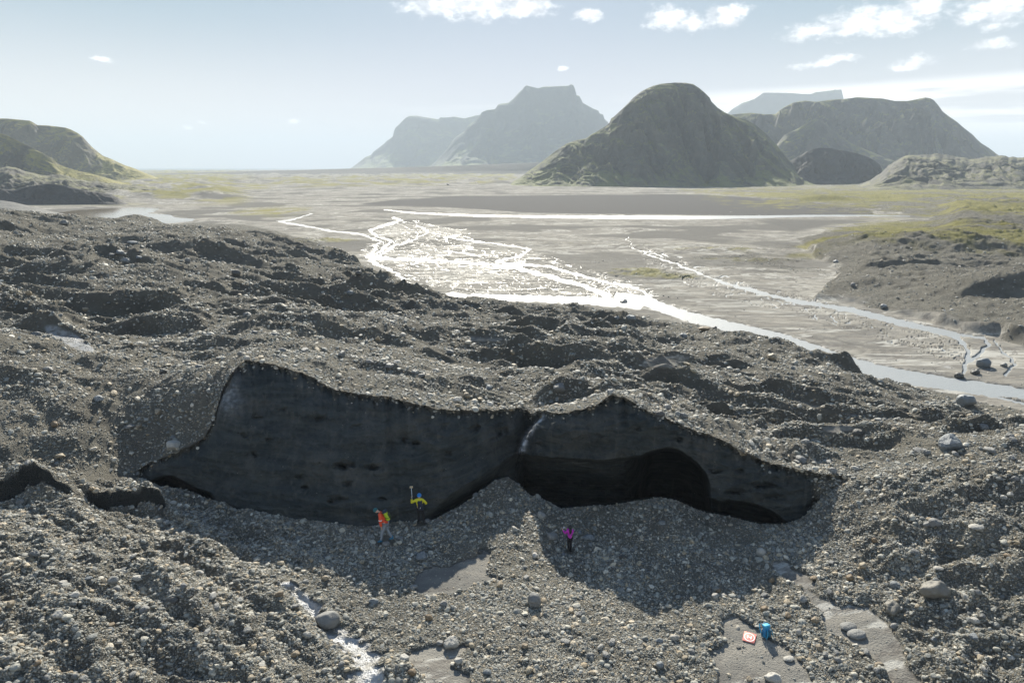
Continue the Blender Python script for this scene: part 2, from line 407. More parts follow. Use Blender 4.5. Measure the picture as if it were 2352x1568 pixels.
# ------------------------------------------------------------------ build terrain
# near floor: from close under the camera to the cliff foot
NN = 330
fF0, fz0 = foot_at(TT)
s = np.linspace(0, 1, NN)[:, None]
dnear = .98; dfar = (CAMZ - fz0) / fF0            # drop angle rows so that rows stay pixel-sized
invF = (1 / 20.3) * (1 - s) + (1 / fF0[None]) * s
Yn = np.concatenate([np.linspace(3.0, 20.1, 34)[:, None] + 0 * TT[None], 1 / invF]); Xn = Yn * TT[None]
Zn, an = near_height(Xn, Yn, True)
Zn[-1] = fz0 * .0 + Zn[-1]
cliffk = sstep(lip_at(TT)[1] - fz0, .15, .6)       # 1 where there is a real face
zfoot = Zn[-1].copy()

# far terrain
lipF0, lipz0 = lip_at(TT)
NF1 = 620; NF2 = 330
# rows equal in 1/F (screen-like spacing on level ground)
a = np.linspace(0, 1, NF1)[:, None] ** 1.0
Y1 = 1 / ((1 / lipF0[None]) * (1 - a) + (1 / 170.) * a)
b = np.linspace(0, 1, NF2)[1:, None]
Y2 = (1 / ((1 / 170.) * (1 - b) + (1 / 16000.) * b)) + 0 * TT[None]
Yf = np.concatenate([Y1, Y2]); Xf = Yf * TT[None]
Zf, af = far_height(Xf, Yf, True)
print("terrain heights", round(time.time() - T0, 1))

# the lip is jagged: the debris cover hangs over the face here and there
ziplip = Zf[0].copy()

# cliff face
NS = 260
sv = np.linspace(0, 1, NS)[:, None]
depf = (CAMZ - zfoot) / fF0; depl = (CAMZ - ziplip) / lipF0
dep = depf[None] * (1 - sv) + depl[None] * sv
k = CP + dep * SP
xd = (TT[None] / k * FPX + W / 2) / DS
yd = ((dep * CP - SP) / k * FPX + HH / 2) / DS
prof = .62 * sv + .38 * sv ** 2.2
Fb = fF0[None] * (1 - prof) + lipF0[None] * prof
ck = cliffk[None]
def cur(pts):
    P = np.array(pts, float); return np.interp(xd, P[:, 0], P[:, 1])
# undercuts, arch and hollows: depth behind the base face
U = cur([(1180,1045),(1200,1040),(1230,1046),(1267,1049),(1330,1052),(1390,1056),(1440,1048),(1475,1044),(1506,1031),(1532,1026),(1559,1031),(1585,1048),(1608,1068),(1622,1085),(1632,1110)]) + 2.5 * pn(xd / 22, yd * 0, 71)
und = (yd - U)
inU = sstep(xd, 1186, 1205) * sstep(-xd, -1634, -1618)
arch = sstep(xd, 1430, 1500) * sstep(-xd, -1634, -1612)
D = inU * (sstep(und, 0, 9) * (2.0 + 10 * arch) + 4.6 * sstep(und, 0, 80) * (1 - .4 * arch))
L = cur([(1600,1120),(1625,1137),(1652,1150),(1674,1146),(1705,1150),(1740,1157),(1767,1168),(1794,1186),(1811,1200),(1830,1230)]) + 2 * pn(xd / 17, yd * 0, 72)
D = D + sstep(xd, 1612, 1630) * sstep(-xd, -1822, -1806) * sstep(yd - L, 0, 7) * 4.5
L2 = cur([(300,1120),(334,1104),(356,1098),(378,1090),(400,1092),(422,1103),(444,1116),(484,1130),(497,1152),(520,1170)]) + 1.5 * pn(xd / 11, yd * 0, 73)
D = D + sstep(xd, 325, 345) * sstep(-xd, -505, -492) * sstep(yd - L2, 0, 6) * 2.4
L3 = cur([(940,1205),(985,1178),(1020,1150),(1060,1122),(1110,1092),(1150,1066),(1190,1042),(1215,1030)]) + 3 * pn(xd / 25, yd * 0, 74)
D = D + sstep(xd, 945, 1010) * sstep(-xd, -1215, -1190) * (sstep(yd - L3, -6, 26) * 1.3 + sstep(yd - L3, 10, 90) * 1.8)
# strata shelves under the right-hand block
strat = pn(xd / 160 + yd / 200, yd / 7.5, 81) + .5 * pn(xd / 80, yd / 3.4, 82)
D = D + inU * (1 - arch) * sstep(und, 4, 20) * strat * .5
# gentle swelling of the face, scoops and small pits
D = D + pn(xd / 120, yd / 60, 83) * .35 * sstep(sv, 0, .15) * sstep(1 - sv, 0, .2)
Hz = CAMZ - dep * Fb
xs = TT[None] * Fb
rough = fbm(xs, Hz * 1.6, 1.6, 3, 84, .55) * .15 + fbm(xs, Hz * 2.0, .35, 2, 87, .5) * .05
bxl = np.interp(yd, [936, 944, 980, 1010, 1040, 1075], [1270, 1262, 1226, 1205, 1196, 1190]) + 2.5 * pn(yd / 9, yd * 0, 95)
rec = 1.7 * sstep(bxl - xd, 0, 6) * np.exp(-np.clip(bxl - xd, 0, None) / 40) * sstep(-yd, -1120, -1050) * sstep(yd, 942, 965)
D = D + rec
D = D - .55 * np.exp(-((xd - 1400) / 150) ** 2 - ((yd - 985) / 45) ** 2) - .5 * np.exp(-((xd - 1740) / 70) ** 2 - ((yd - 1120) / 30) ** 2)
D = D + .25 * np.abs(pn(xd / 55 + yd / 90, yd / 26, 96)) * sstep(xd, 900, 1000)
pits = np.zeros_like(xd)
for (px_, py_, w_, h_, d_) in [(788,1070,26,9,.5),(856,1073,20,6,.35),(760,1150,14,6,.3),(930,1010,9,6,.25),(1090,985,16,9,.3),(955,1018,14,5,.3),(780,1146,18,6,.25),(800,1110,12,5,.2),(690,1095,10,4,.2),(585,1045,10,5,.2),
   (620,1010,14,5,.2),(590,958,14,5,.25),(700,1120,12,4,.2),(880,1145,14,5,.2),(1030,1040,10,5,.2),(1150,990,16,12,.3),(1755,1115,36,7,.35),(1640,1082,18,4,.3),(1700,1080,16,5,.2),(1470,985,8,4,.2),(1560,1010,10,5,.2),(650,940,12,5,.2),
   (560,1000,7,3,.15),(1240,1020,22,4,.2),(1380,1000,26,4,.15),(1690,1128,30,6,.25),(735,960,14,5,.2),(820,980,18,5,.15),(1780,1140,26,6,.25)]:
    q = ((xd - px_ + 9 * pn(xd / 13, yd / 9, 98)) / w_ / .8) ** 2 + ((yd - py_ + 5 * pn(xd / 16, yd / 8, 97)) / h_) ** 2
    pits = pits + 2.0 * d_ * np.exp(-q * 1.6)
tap = sstep(sv, 0, .03) * sstep(1 - sv, 0, .02)
F = Fb + ck * tap * (D * 1.0 + rough + pits)
# debris overhang at the rim
rim = np.exp(-((1 - sv) * (np.maximum(ziplip - zfoot, .1))[None] / .35) ** 2) * (1 - sstep(sv, .995, 1.0))
F = F + ck * rim * (.35 + .3 * pn(xs / .7, Hz * 0, 88))
Zc = CAMZ - dep * F
Xc = F * TT[None]
# fractured notch between both blocks: its sunlit edge painted in as pale colour, pale patch near the left rim
pale = np.exp(-(((xd - 520) / 30) ** 2 + ((yd - 905) / 45) ** 2)) * .9
lf = cur([(440,1010),(468,1006),(486,975),(500,932),(511,895),(530,860),(548,838)])
pale = np.maximum(pale, np.exp(-((yd - lf) / 10.0) ** 2) * sstep(xd, 460, 480) * sstep(-xd, -560, -548) * .9)
pale = np.maximum(pale, np.exp(-((xd - np.interp(yd, [938,980,1010,1040], [1262,1226,1205,1196])) / 7.0) ** 2) * sstep(yd, 940, 950) * sstep(-yd, -1046, -1036) * .9)
rubble = sstep(xd, 1862, 1880) * .9
rubble = np.maximum(rubble, 1 - ck + 0 * xd)
seamr = np.exp(-((1 - sv) * (np.maximum(ziplip - zfoot, .1))[None] / (.20 + .34 * np.clip(pn(xd / 19, yd * 0, 905) + .6 * pn(xd / 7, yd * 0, 906), -.4, 1))) ** 2)
rubble = np.maximum(rubble, seamr * .8)

zero = lambda a_: np.zeros_like(a_)
# near attributes
one = np.ones_like(Xn)
g_near = mesh_from_grid("ground", Xn, Yn, Zn, dict(sand=an['sand'], wet=sstep(an['brk'], -.7, .1), grass=zero(Xn), dark=zero(Xn), ice=an['led'] * .85, rock=(1 - an['sand']) * (1 - sstep(an['brk'], -.9, .0)), pale=sstep(an['brk'], -.5, .3) * .9))  # pale on the brook paints its sun glitter as white colour
kind(g_near, "structure", "shaded and sunlit gravel floor of grey stones in front of the dark ice cliff")
cl = mesh_from_grid("cliff", Xc, F, Zc, dict(sand=zero(xd), wet=zero(xd), grass=zero(xd), dark=zero(xd), ice=1 - rubble, rock=rubble, pale=pale * (.30 + .6 * sstep(xd, 1150, 1180)) * (.5 + .5 * sstep(pn(xd / 12, yd / 7, 99), -.3, .3))))
kind(cl, "structure", "black dirt-covered glacier ice wall in shade with an arched cave on its right side")

# far attributes
X, Y = Xf, Yf
xq, yq, M, R = af['xq'], af['yq'], af['M'], af['R']
xt, yt = proj(X, Y, Zf)
big = pn(X / 45, Y / 45, 601)
DARKP = [(815,470),(900,459),(1050,450),(1200,449),(1350,447),(1620,446),(1800,460),(2000,485),(2010,497),(1700,496),(1450,494),(1200,489),(1000,476),(870,474)]
dark = sstep(sdist(xq, yq + pn(X / 60, Y / 90, 5) * 1.5, DARKP), 0, 1.5)
dark = np.maximum(dark, sstep(pn(X / 55, Y / 38, 621) + .4 * pn(X / 17, Y / 14, 622), .12, .3) * (1 - M) * sstep(-yq, -760, -520) * .75)
dark = np.maximum(dark, sstep(sdist(xq, yq, [(1700,500),(2080,499),(1950,515),(1820,540),(1760,520)]), 0, 10) * .8)
sand = (1 - M) * (1 - dark)
gn = fbm(X, Y, 60, 4, 641, .55)
gn2 = fbm(X, Y, 14, 4, 651, .6)
GR = [(1790,600),(1900,530),(2000,508),(2150,500),(1700,470),(1560,434),(1740,428),(4200,400),(4200,640),(2352,612),(2100,604),(1950,588),(1850,590)]
grass = sstep(sdist(xq, yq, GR) + 14 * gn2, -8, 20) * sstep(gn + .45 * gn2, -.62, .12)
grass = np.maximum(grass, sstep(sdist(xq, yq, [(520,490),(560,479),(640,473),(720,476),(700,492),(640,500),(560,498)]), -4, 10) * sstep(gn2, -.5, .3))
grass = np.maximum(grass, sstep(sdist(xq, yq, [(420,432),(700,410),(900,404),(1180,396),(1190,418),(1080,427),(900,428),(700,431),(560,437)]), -2, 4) * sstep(gn, -.2, .3))
grass = np.maximum(grass, sstep(-yq, -478, -455) * sstep(-xq, -600, -520) * sstep(gn, -.3, .2))
grass = np.maximum(grass, sstep(sdist(xq, yq, [(640,560),(780,575),(840,600),(850,618),(760,625),(640,600)]), -4, 18) * sstep(gn2, -.2, .5) * .55)
grass = np.maximum(grass, sstep(af['isl'], .25, .6) * sstep(gn2, -.4, .3) * .7)
Rs = sstep(af['dr'] + 12 * gn2, -4, 14) * (af['dr'] > -1)
rock = np.maximum(M, Rs * (1 - grass * .8))
rock = np.maximum(rock, sstep(sdist(xq, yq, [(1820,545),(1700,560),(1560,585),(1600,620),(1760,640),(1930,640)]), -5, 30) * .35 * sstep(gn2, -.3, .5))
for s_ in SANDF:
    m_ = sstep(sdist(xt, yt, s_) + gn2 * 6, -2, 5); rock = rock * (1 - m_); sand = np.maximum(sand, m_)
wet = np.maximum(af['damp'] * .9, af['bz'] * .11) * (1 - M) * (1 - R)
farw = sstep(Y, 120, 260)
icy = np.exp(-((xt - 160) / 62) ** 2 - ((yt - 778 - (xt - 160) * .45) / 19) ** 2)
icy_p = sstep(icy + .25 * gn2, .30, .5)
far = mesh_from_grid("terrain", X, Y, Zf, dict(sand=sand, wet=wet, grass=grass, dark=dark, ice=zero(X) + .0, rock=rock, pale=icy_p))
kind(far, "structure", "hummocky stone-covered moraine running down to the wide grey flood plain")
print("terrain meshes", round(time.time() - T0, 1))

# ------------------------------------------------------------------ water
def flat_poly(name, rect, z, nx=40, ny=40):
    xs_ = np.linspace(rect[0], rect[1], nx); ys_ = np.linspace(rect[2], rect[3], ny)
    A, B = np.meshgrid(xs_, ys_)
    return mesh_from_grid(name, A, B, A * 0 + z)
river = flat_poly("river", (-150, 620, 62, 900), PLAIN)
kind(river, "structure", "braided silvery meltwater channels glinting across the grey flood plain")
lake = flat_poly("lake", (-460, -150.5, 330, 560), PLAIN)
kind(lake, "structure", "small silty lake half brown half sky bright behind the left moraine")
sea = flat_poly("sea", (-15000, 15000, 5200, 15500), PLAIN + 1.2, 30, 20)
kind(sea, "structure", "thin pale blue strip of sea along the horizon on the left")
# ------------------------------------------------------------------ node helpers
def new_mat(name):
    m = bpy.data.materials.new(name); m.use_nodes = True
    nt = m.node_tree
    for n in list(nt.nodes): nt.nodes.remove(n)
    o = nt.nodes.new("ShaderNodeOutputMaterial")
    p = nt.nodes.new("ShaderNodeBsdfPrincipled")
    nt.links.new(p.outputs[0], o.inputs[0])
    return m, nt, p

class N:
    """tiny node-graph writer"""
    def __init__(s, nt): s.nt = nt
    def put(s, sock, v):
        if hasattr(v, "is_linked") or isinstance(v, bpy.types.NodeSocket): s.nt.links.new(v, sock)
        elif isinstance(v, (tuple, list)) and len(v) == 3 and sock.type == 'RGBA': sock.default_value = (*v, 1)
        else: sock.default_value = v
    def math(s, op, a, b=0.0, c=None, clamp=False):
        n = s.nt.nodes.new("ShaderNodeMath"); n.operation = op; n.use_clamp = clamp
        s.put(n.inputs[0], a); s.put(n.inputs[1], b)
        if c is not None: s.put(n.inputs[2], c)
        return n.outputs[0]
    def mix(s, f, a, b, blend='MIX'):
        n = s.nt.nodes.new("ShaderNodeMix"); n.data_type = 'RGBA'; n.blend_type = blend
        s.put(n.inputs[0], f); s.put(n.inputs[6], a); s.put(n.inputs[7], b)
        return n.outputs[2]
    def mixf(s, f, a, b):
        n = s.nt.nodes.new("ShaderNodeMix"); n.data_type = 'FLOAT'
        s.put(n.inputs[0], f); s.put(n.inputs[2], a); s.put(n.inputs[3], b)
        return n.outputs[0]
    def attr(s, name):
        n = s.nt.nodes.new("ShaderNodeAttribute"); n.attribute_name = name
        return n.outputs["Fac"]
    def pos(s):
        return s.nt.nodes.new("ShaderNodeNewGeometry").outputs["Position"]
    def mapv(s, v, scale=(1, 1, 1), rot=(0, 0, 0), loc=(0, 0, 0)):
        n = s.nt.nodes.new("ShaderNodeMapping")
        s.put(n.inputs[0], v); n.inputs["Scale"].default_value = scale; n.inputs["Rotation"].default_value = rot; n.inputs["Location"].default_value = loc
        return n.outputs[0]
    def noise(s, v, scale, detail=4, rough=.55, dist=0.0, out="Fac"):
        n = s.nt.nodes.new("ShaderNodeTexNoise")
        s.put(n.inputs["Vector"], v); n.inputs["Scale"].default_value = scale; n.inputs["Detail"].default_value = detail
        n.inputs["Roughness"].default_value = rough; n.inputs["Distortion"].default_value = dist
        return n.outputs[out]
    def voro(s, v, scale, feat='F1', rnd=1.0):
        n = s.nt.nodes.new("ShaderNodeTexVoronoi"); n.feature = feat
        s.put(n.inputs["Vector"], v); n.inputs["Scale"].default_value = scale; n.inputs["Randomness"].default_value = rnd
        return n.outputs
    def ramp(s, f, stops, interp='LINEAR'):
        n = s.nt.nodes.new("ShaderNodeValToRGB"); cr = n.color_ramp; cr.interpolation = interp
        while len(cr.elements) < len(stops): cr.elements.new(.5)
        for e, (p, c) in zip(cr.elements, stops):
            e.position = p; e.color = (*c, 1) if isinstance(c, (tuple, list)) else (c, c, c, 1)
        s.put(n.inputs[0], f)
        return n.outputs[0]
    def ss(s, f, a, b):
        n = s.nt.nodes.new("ShaderNodeMapRange"); n.interpolation_type = 'SMOOTHSTEP'
        s.put(n.inputs[0], f); n.inputs[1].default_value = a; n.inputs[2].default_value = b
        return n.outputs[0]
    def bump(s, h, strength=1.0, dist=1.0, normal=None):
        n = s.nt.nodes.new("ShaderNodeBump"); n.inputs["Strength"].default_value = strength; n.inputs["Distance"].default_value = dist
        s.put(n.inputs["Height"], h)
        if normal is not None: s.put(n.inputs["Normal"], normal)
        return n.outputs[0]

# ------------------------------------------------------------------ ground material
m_ground, nt, P = new_mat("stony_ground"); g = N(nt)
pos = g.pos()
a_s, a_w, a_g, a_d, a_i, a_r, a_p = [g.attr(x) for x in ("sand", "wet", "grass", "dark", "ice", "rock", "pale")]
v1 = g.voro(pos, 11.0); v2 = g.voro(pos, 25.0); v3 = g.voro(pos, 2.6)
pebcol = g.ramp(g.math('FRACT', g.math('MULTIPLY', v1["Color"], 3.7)), [(0, (.14, .148, .14)), (.35, (.235, .245, .23)), (.6, (.32, .315, .28)), (.8, (.42, .41, .36)), (.93, (.35, .29, .21)), (1, (.56, .55, .50))])
pebcol2 = g.ramp(g.math('FRACT', g.math('MULTIPLY', v2["Color"], 5.1)), [(0, (.13, .135, .13)), (.5, (.25, .245, .215)), (.85, (.38, .36, .31)), (1, (.52, .51, .47))])
n_med = g.noise(pos, .35, 5, .6)
n_fine = g.noise(pos, 6.0, 5, .65)
dirt = g.mix(g.noise(pos, 1.1, 4), (.225, .215, .183), (.375, .355, .295))
gap = g.ss(v1["Distance"], .030, .062)
col = g.mix(gap, pebcol, g.mix(g.ss(v2["Distance"], .018, .034), pebcol2, dirt))
col = g.mix(g.math('MULTIPLY', g.ss(n_med, .42, .62), .75), col, g.mix(n_fine, dirt, (.135, .125, .108)))
# silt and sand with flow streaks
sp = g.mapv(pos, (.11, .33, .3), (0, 0, .35))
flow = g.noise(sp, 1.0, 7, .68, 1.4)
sp2 = g.mapv(pos, (.035, .045, .1), (0, 0, -.15))
flow2 = g.noise(sp2, 1.0, 6, .7, 1.8)
sandc = g.mix(g.ss(flow, .38, .62), (.17, .165, .15), (.255, .238, .205))
sandc = g.mix(g.ss(flow2, .42, .66), sandc, (.315, .30, .262))
sandc = g.mix(g.math('MULTIPLY', g.ss(g.noise(sp2, 3.1, 5, .7, 1.0), .5, .62), .7), sandc, (.13, .125, .115))
lnA = g.math('ABSOLUTE', g.math('SUBTRACT', g.noise(g.mapv(pos, (.016, .035, .1), (0, 0, -.3)), 1.0, 7, .62, 1.6), .5))
lnB = g.math('ABSOLUTE', g.math('SUBTRACT', g.noise(g.mapv(pos, (.05, .09, .1), (0, 0, -.25)), 1.0, 6, .6, 2.2), .5))
sandc = g.mix(g.math('MULTIPLY', g.math('SUBTRACT', 1.0, g.ss(lnA, .006, .022)), .8), sandc, (.43, .42, .38))
sandc = g.mix(g.math('MULTIPLY', g.math('SUBTRACT', 1.0, g.ss(lnB, .004, .02)), .55), sandc, (.12, .11, .10))
col = g.mix(g.math('MULTIPLY', a_s, g.math('SUBTRACT', 1.0, a_r)), col, sandc)
darkc = g.mix(flow, (.085, .083, .080), (.115, .112, .106))
col = g.mix(g.math('MULTIPLY', a_d, g.math('SUBTRACT', 1.0, a_r)), col, darkc)
grc = g.mix(g.noise(pos, .09, 6, .65), (.15, .15, .045), (.28, .25, .09))
grc = g.mix(g.ss(g.noise(pos, .45, 5, .7), .5, .75), grc, (.11, .105, .085))
col = g.mix(g.math('MULTIPLY', a_g, .9), col, grc)
# dirty glacier ice: a nearly black face with faint strata
ip = g.mapv(pos, (.3, .3, 3.2), (0, .14, 0))
istr = g.noise(ip, 1.0, 7, .62, .4)
icec = g.mix(g.ss(istr, .3, .75), (.026, .033, .035), (.060, .068, .067))
icec = g.mix(g.ss(g.noise(pos, .5, 8, .72), .42, .75), icec, (.085, .086, .080))
icec = g.mix(g.ss(g.noise(g.mapv(pos, (1, 1, 2)), 3.0, 4, .7), .62, .72), icec, (.015, .016, .016))
icec = g.mix(g.math('MULTIPLY', g.ss(g.noise(g.mapv(pos, (2.2, 2.2, .22)), 1.0, 5, .6), .55, .72), .5), icec, (.10, .098, .088))
icec = g.mix(g.ss(g.voro(g.mapv(pos, (1, 1, 1)), 1.6)["Distance"], .05, .02), icec, (.25, .25, .23))
col = g.mix(a_i, col, icec)
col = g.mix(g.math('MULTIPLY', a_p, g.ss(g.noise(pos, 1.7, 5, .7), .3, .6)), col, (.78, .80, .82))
wetf = g.ss(g.math('ADD', g.math('MULTIPLY', g.noise(g.mapv(pos, (.16, .42, .3), (0, 0, .3)), 1.0, 8, .72, 1.2), .8), g.math('MULTIPLY', a_w, .6)), .60, .72)
lnC = g.math('ABSOLUTE', g.math('SUBTRACT', g.noise(g.mapv(pos, (.018, .034, .1), (0, 0, -.35)), 1.0, 5, .55, 2.0), .5))
lnD = g.math('ABSOLUTE', g.math('SUBTRACT', g.noise(g.mapv(pos, (.055, .10, .1), (0, 0, -.2)), 1.0, 4, .55, 1.8), .5))
brd = g.math('MAXIMUM', g.math('SUBTRACT', 1.0, g.ss(lnC, .003, .011)), g.math('SUBTRACT', 1.0, g.ss(lnD, .003, .012)))
brd = g.math('MULTIPLY', brd, g.math('MULTIPLY', g.ss(a_w, .03, .09), g.math('SUBTRACT', 1.0, a_r)))
wetf = g.math('MAXIMUM', wetf, brd)
col = g.mix(wetf, col, g.mix(.5, col, (.05, .048, .044)))
g.put(P.inputs["Base Color"], col)
rgh = g.mixf(wetf, g.mixf(a_p, .95, .35), g.mixf(a_p, .50, .30))
g.put(P.inputs["Roughness"], rgh)
P.inputs["Specular IOR Level"].default_value = .3; g.put(P.inputs["Specular IOR Level"], g.mixf(wetf, g.mixf(a_r, .03, .15), g.mixf(a_p, .28, .5)))
hgt = g.math('ADD', g.math('MULTIPLY', g.math('SUBTRACT', .06, v1["Distance"]), .55), g.math('MULTIPLY', g.math('SUBTRACT', .03, v2["Distance"]), .45))
hgt = g.math('MULTIPLY', hgt, g.math('MAXIMUM', a_r, .04))
hgt = g.math('ADD', hgt, g.math('MULTIPLY', n_fine, g.mixf(a_s, .035, .006)))
hgt = g.math('ADD', hgt, g.math('MULTIPLY', g.noise(pos, 1.3, 5, .65), g.mixf(a_s, .13, .012)))
g.put(P.inputs["Normal"], g.bump(hgt, 1.0, 1.0))
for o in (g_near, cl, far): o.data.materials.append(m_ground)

# water
def water_mat(name, base, rough, bscale, bstr):
    m, nt, P = new_mat(name); g = N(nt)
    pos = g.pos()
    g.put(P.inputs["Base Color"], g.mix(g.noise(pos, .05, 4), base, tuple(c * 1.25 for c in base)))
    P.inputs["Roughness"].default_value = rough
    P.inputs["IOR"].default_value = 1.333
    h = g.noise(g.mapv(pos, (bscale, bscale * 1.6, 1)), 1.0, 5, .7, .6)
    g.put(P.inputs["Normal"], g.bump(h, 1.0, bstr))
    return m
river.data.materials.append(water_mat("meltwater", (.22, .235, .24), .52, 1.3, .08))
lake.data.materials.append(water_mat("silty_water", (.20, .165, .11), .08, .6, .01))
sea.data.materials.append(water_mat("sea_water", (.06, .11, .16), .8, .02, .2))

# ------------------------------------------------------------------ hills
def hill_mat(name, rock, rock2, moss, mossamt, hi, scale=.02):
    m, nt, P = new_mat(name); g = N(nt)
    pos = g.pos()
    geo = nt.nodes.new("ShaderNodeNewGeometry")
    sepn = nt.nodes.new("ShaderNodeSeparateXYZ"); nt.links.new(geo.outputs["Normal"], sepn.inputs[0])
    n1 = g.noise(pos, scale, 8, .65, .3); n2 = g.noise(pos, scale * 6, 6, .7)
    c = g.mix(g.ss(n1, .35, .65), rock, rock2)
    c = g.mix(g.math('MULTIPLY', g.ss(n2, .5, .7), .5), c, tuple(x * .6 for x in rock))
    mf = g.ss(g.math('ADD', g.math('ADD', g.math('MULTIPLY', sepn.outputs[2], .7), n1), g.math('MULTIPLY', n2, .35)), 1.55 - mossamt, 1.85 - mossamt)
    c = g.mix(mf, c, g.mix(n2, moss, tuple(x * 1.5 for x in moss)))
    g.put(P.inputs["Base Color"], c); P.inputs["Roughness"].default_value = .9
    g.put(P.inputs["Normal"], g.bump(g.noise(pos, scale * 5, 8, .7), 1.0, hi))
    return m

def ridge(name, sil, Fr, Fb, mat, label, zb=PLAIN, seed=1, prof=None, gul=.10, wl=60., back=None, rows=150, pxs=1.5, fine=0.0, rowsb=40, skew=0.0, iso=False):
    sil = np.array(sil, float)
    dep = depv(sil[:, 1]); ts = tanaz(sil[:, 0], dep)
    n = int((ts[-1] - ts[0]) / (pxs / FPX)) + 2
    t = np.linspace(ts[0], ts[-1], n)
    dp = np.interp(t, ts, dep)
    FR = np.full(n, float(Fr)) if np.isscalar(Fr) else np.interp(np.linspace(0, 1, n), np.linspace(0, 1, len(Fr)), Fr)
    FB = np.full(n, float(Fb)) if np.isscalar(Fb) else np.interp(np.linspace(0, 1, n), np.linspace(0, 1, len(Fb)), Fb)
    zr = CAMZ - dp * FR
    zr = zr + fine * (pn(t * FR / 14, t * 0, seed) + .6 * pn(t * FR / 6, t * 0, seed + 1))
    Hh = np.maximum(zr - zb, .5)
    p = np.linspace(0, 1, rows)[:, None]
    pf = np.array(prof if prof else [(0, 0), (.25, .13), (.5, .36), (.75, .68), (1, 1)], float)
    f = np.interp(p, pf[:, 0], pf[:, 1])
    # smooth the profile a little
    F = FB[None] + (FR - FB)[None] * p
    xs = t[None] * F
    e = p * (1 - p) * 4
    wp = fbm(xs, F, wl * 1.1, 3, seed + 31, .55) * wl * .45
    if iso:
        gl = fbm(xs + wp, F * .8, wl, 6, seed + 5, .55, ridge=True)
    else:
        gl = fbm(t[None] * FR[None] + skew * p * (FR - FB)[None] + wp, p * wl * .8, wl, 7, seed + 5, .58, ridge=True)
    n2 = fbm(xs, F, wl * 1.6, 7, seed + 9, .55)
    z = zb + Hh[None] * f + Hh[None] * gul * e * gl + Hh[None] * gul * .6 * e * n2
    F2 = F + (FR - FB)[None] * .06 * n2 * e
    # never rise over the skyline
    lim = CAMZ - (dp[None] + .0008 * (1 - p)) * F2
    z = np.where(p < 1, np.minimum(z, lim), z)
    bk = back if back else (np.mean(FR - FB) * 1.0)
    q = np.linspace(0, 1, rowsb)[1:, None]
    Fq = FR[None] + bk * q
    zq = zb + Hh[None] * (1 - q) ** 1.3 + Hh[None] * .06 * (q * (1 - q) * 4) * fbm(t[None] * Fq, Fq, wl, 3, seed + 21)
    zq = np.minimum(zq, CAMZ - (dp[None] + .002 * q) * Fq)
    X = np.concatenate([t[None] * F2, t[None] * Fq]); Y = np.concatenate([F2, Fq]); Z = np.concatenate([z, zq])
    o = mesh_from_grid(name, X, Y, Z - .3)
    o.data.materials.append(mat)
    kind(o, "structure", label)
    return o

hm_dome = hill_mat("mossy_scree", (.085, .085, .07), (.13, .125, .095), (.125, .135, .05), .50, 6)
hm_right = hill_mat("grey_scree", (.10, .096, .085), (.15, .14, .12), (.16, .16, .055), .46, 7.0)
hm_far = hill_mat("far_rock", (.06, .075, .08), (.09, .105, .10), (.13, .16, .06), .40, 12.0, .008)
hm_left = hill_mat("ochre_moss_slope", (.09, .082, .062), (.14, .13, .10), (.21, .185, .05), .50, 3.0, .03)
hm_dark = hill_mat("dark_bluff_rock", (.038, .037, .035), (.055, .054, .05), (.1, .1, .05), -.2, 1.0, .05)
hm_grey = hill_mat("bare_moraine", (.12, .12, .11), (.17, .165, .15), (.15, .15, .1), -.2, 1.0, .08)
hm_low = hill_mat("low_moraine", (.068, .066, .056), (.105, .10, .082), (.135, .132, .058), .34, 2.5, .05)

CLIFFY = [(0,0),(.3,.16),(.6,.42),(.80,.66),(.86,.74),(.90,.86),(.94,.93),(1,1)]
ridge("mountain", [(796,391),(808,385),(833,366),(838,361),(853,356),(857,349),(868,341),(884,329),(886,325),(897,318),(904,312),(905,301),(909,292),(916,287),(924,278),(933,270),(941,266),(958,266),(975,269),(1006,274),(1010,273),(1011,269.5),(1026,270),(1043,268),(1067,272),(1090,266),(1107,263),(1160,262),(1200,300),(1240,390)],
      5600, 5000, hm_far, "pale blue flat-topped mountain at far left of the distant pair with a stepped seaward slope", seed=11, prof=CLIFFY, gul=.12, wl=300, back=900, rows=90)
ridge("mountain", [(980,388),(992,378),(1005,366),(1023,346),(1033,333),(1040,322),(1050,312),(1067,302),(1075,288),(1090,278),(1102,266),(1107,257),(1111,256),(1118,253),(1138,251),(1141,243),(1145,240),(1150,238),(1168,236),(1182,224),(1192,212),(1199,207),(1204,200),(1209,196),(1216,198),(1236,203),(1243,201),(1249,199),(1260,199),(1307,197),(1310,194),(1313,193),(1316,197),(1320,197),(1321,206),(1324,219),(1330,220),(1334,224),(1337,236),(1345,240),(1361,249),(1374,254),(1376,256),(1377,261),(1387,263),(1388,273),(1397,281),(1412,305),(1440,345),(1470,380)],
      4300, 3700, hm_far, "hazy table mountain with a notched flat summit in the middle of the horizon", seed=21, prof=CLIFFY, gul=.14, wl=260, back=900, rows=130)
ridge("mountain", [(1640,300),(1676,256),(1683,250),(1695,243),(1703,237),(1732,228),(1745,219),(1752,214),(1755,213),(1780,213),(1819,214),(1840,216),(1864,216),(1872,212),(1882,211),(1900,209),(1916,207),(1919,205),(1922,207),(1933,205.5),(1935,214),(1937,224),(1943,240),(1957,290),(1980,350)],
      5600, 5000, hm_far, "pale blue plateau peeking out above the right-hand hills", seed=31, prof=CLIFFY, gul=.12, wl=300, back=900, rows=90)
ridge("terrace", [(300,400.5),(345,399),(735,389),(980,382.5),(1110,378),(1243,373),(1330,371),(1500,372),(1650,380)], 2400, 2300, hm_dark, "long low dark river terrace under the far mountains", seed=41, gul=.02, wl=200, back=600, rows=40)
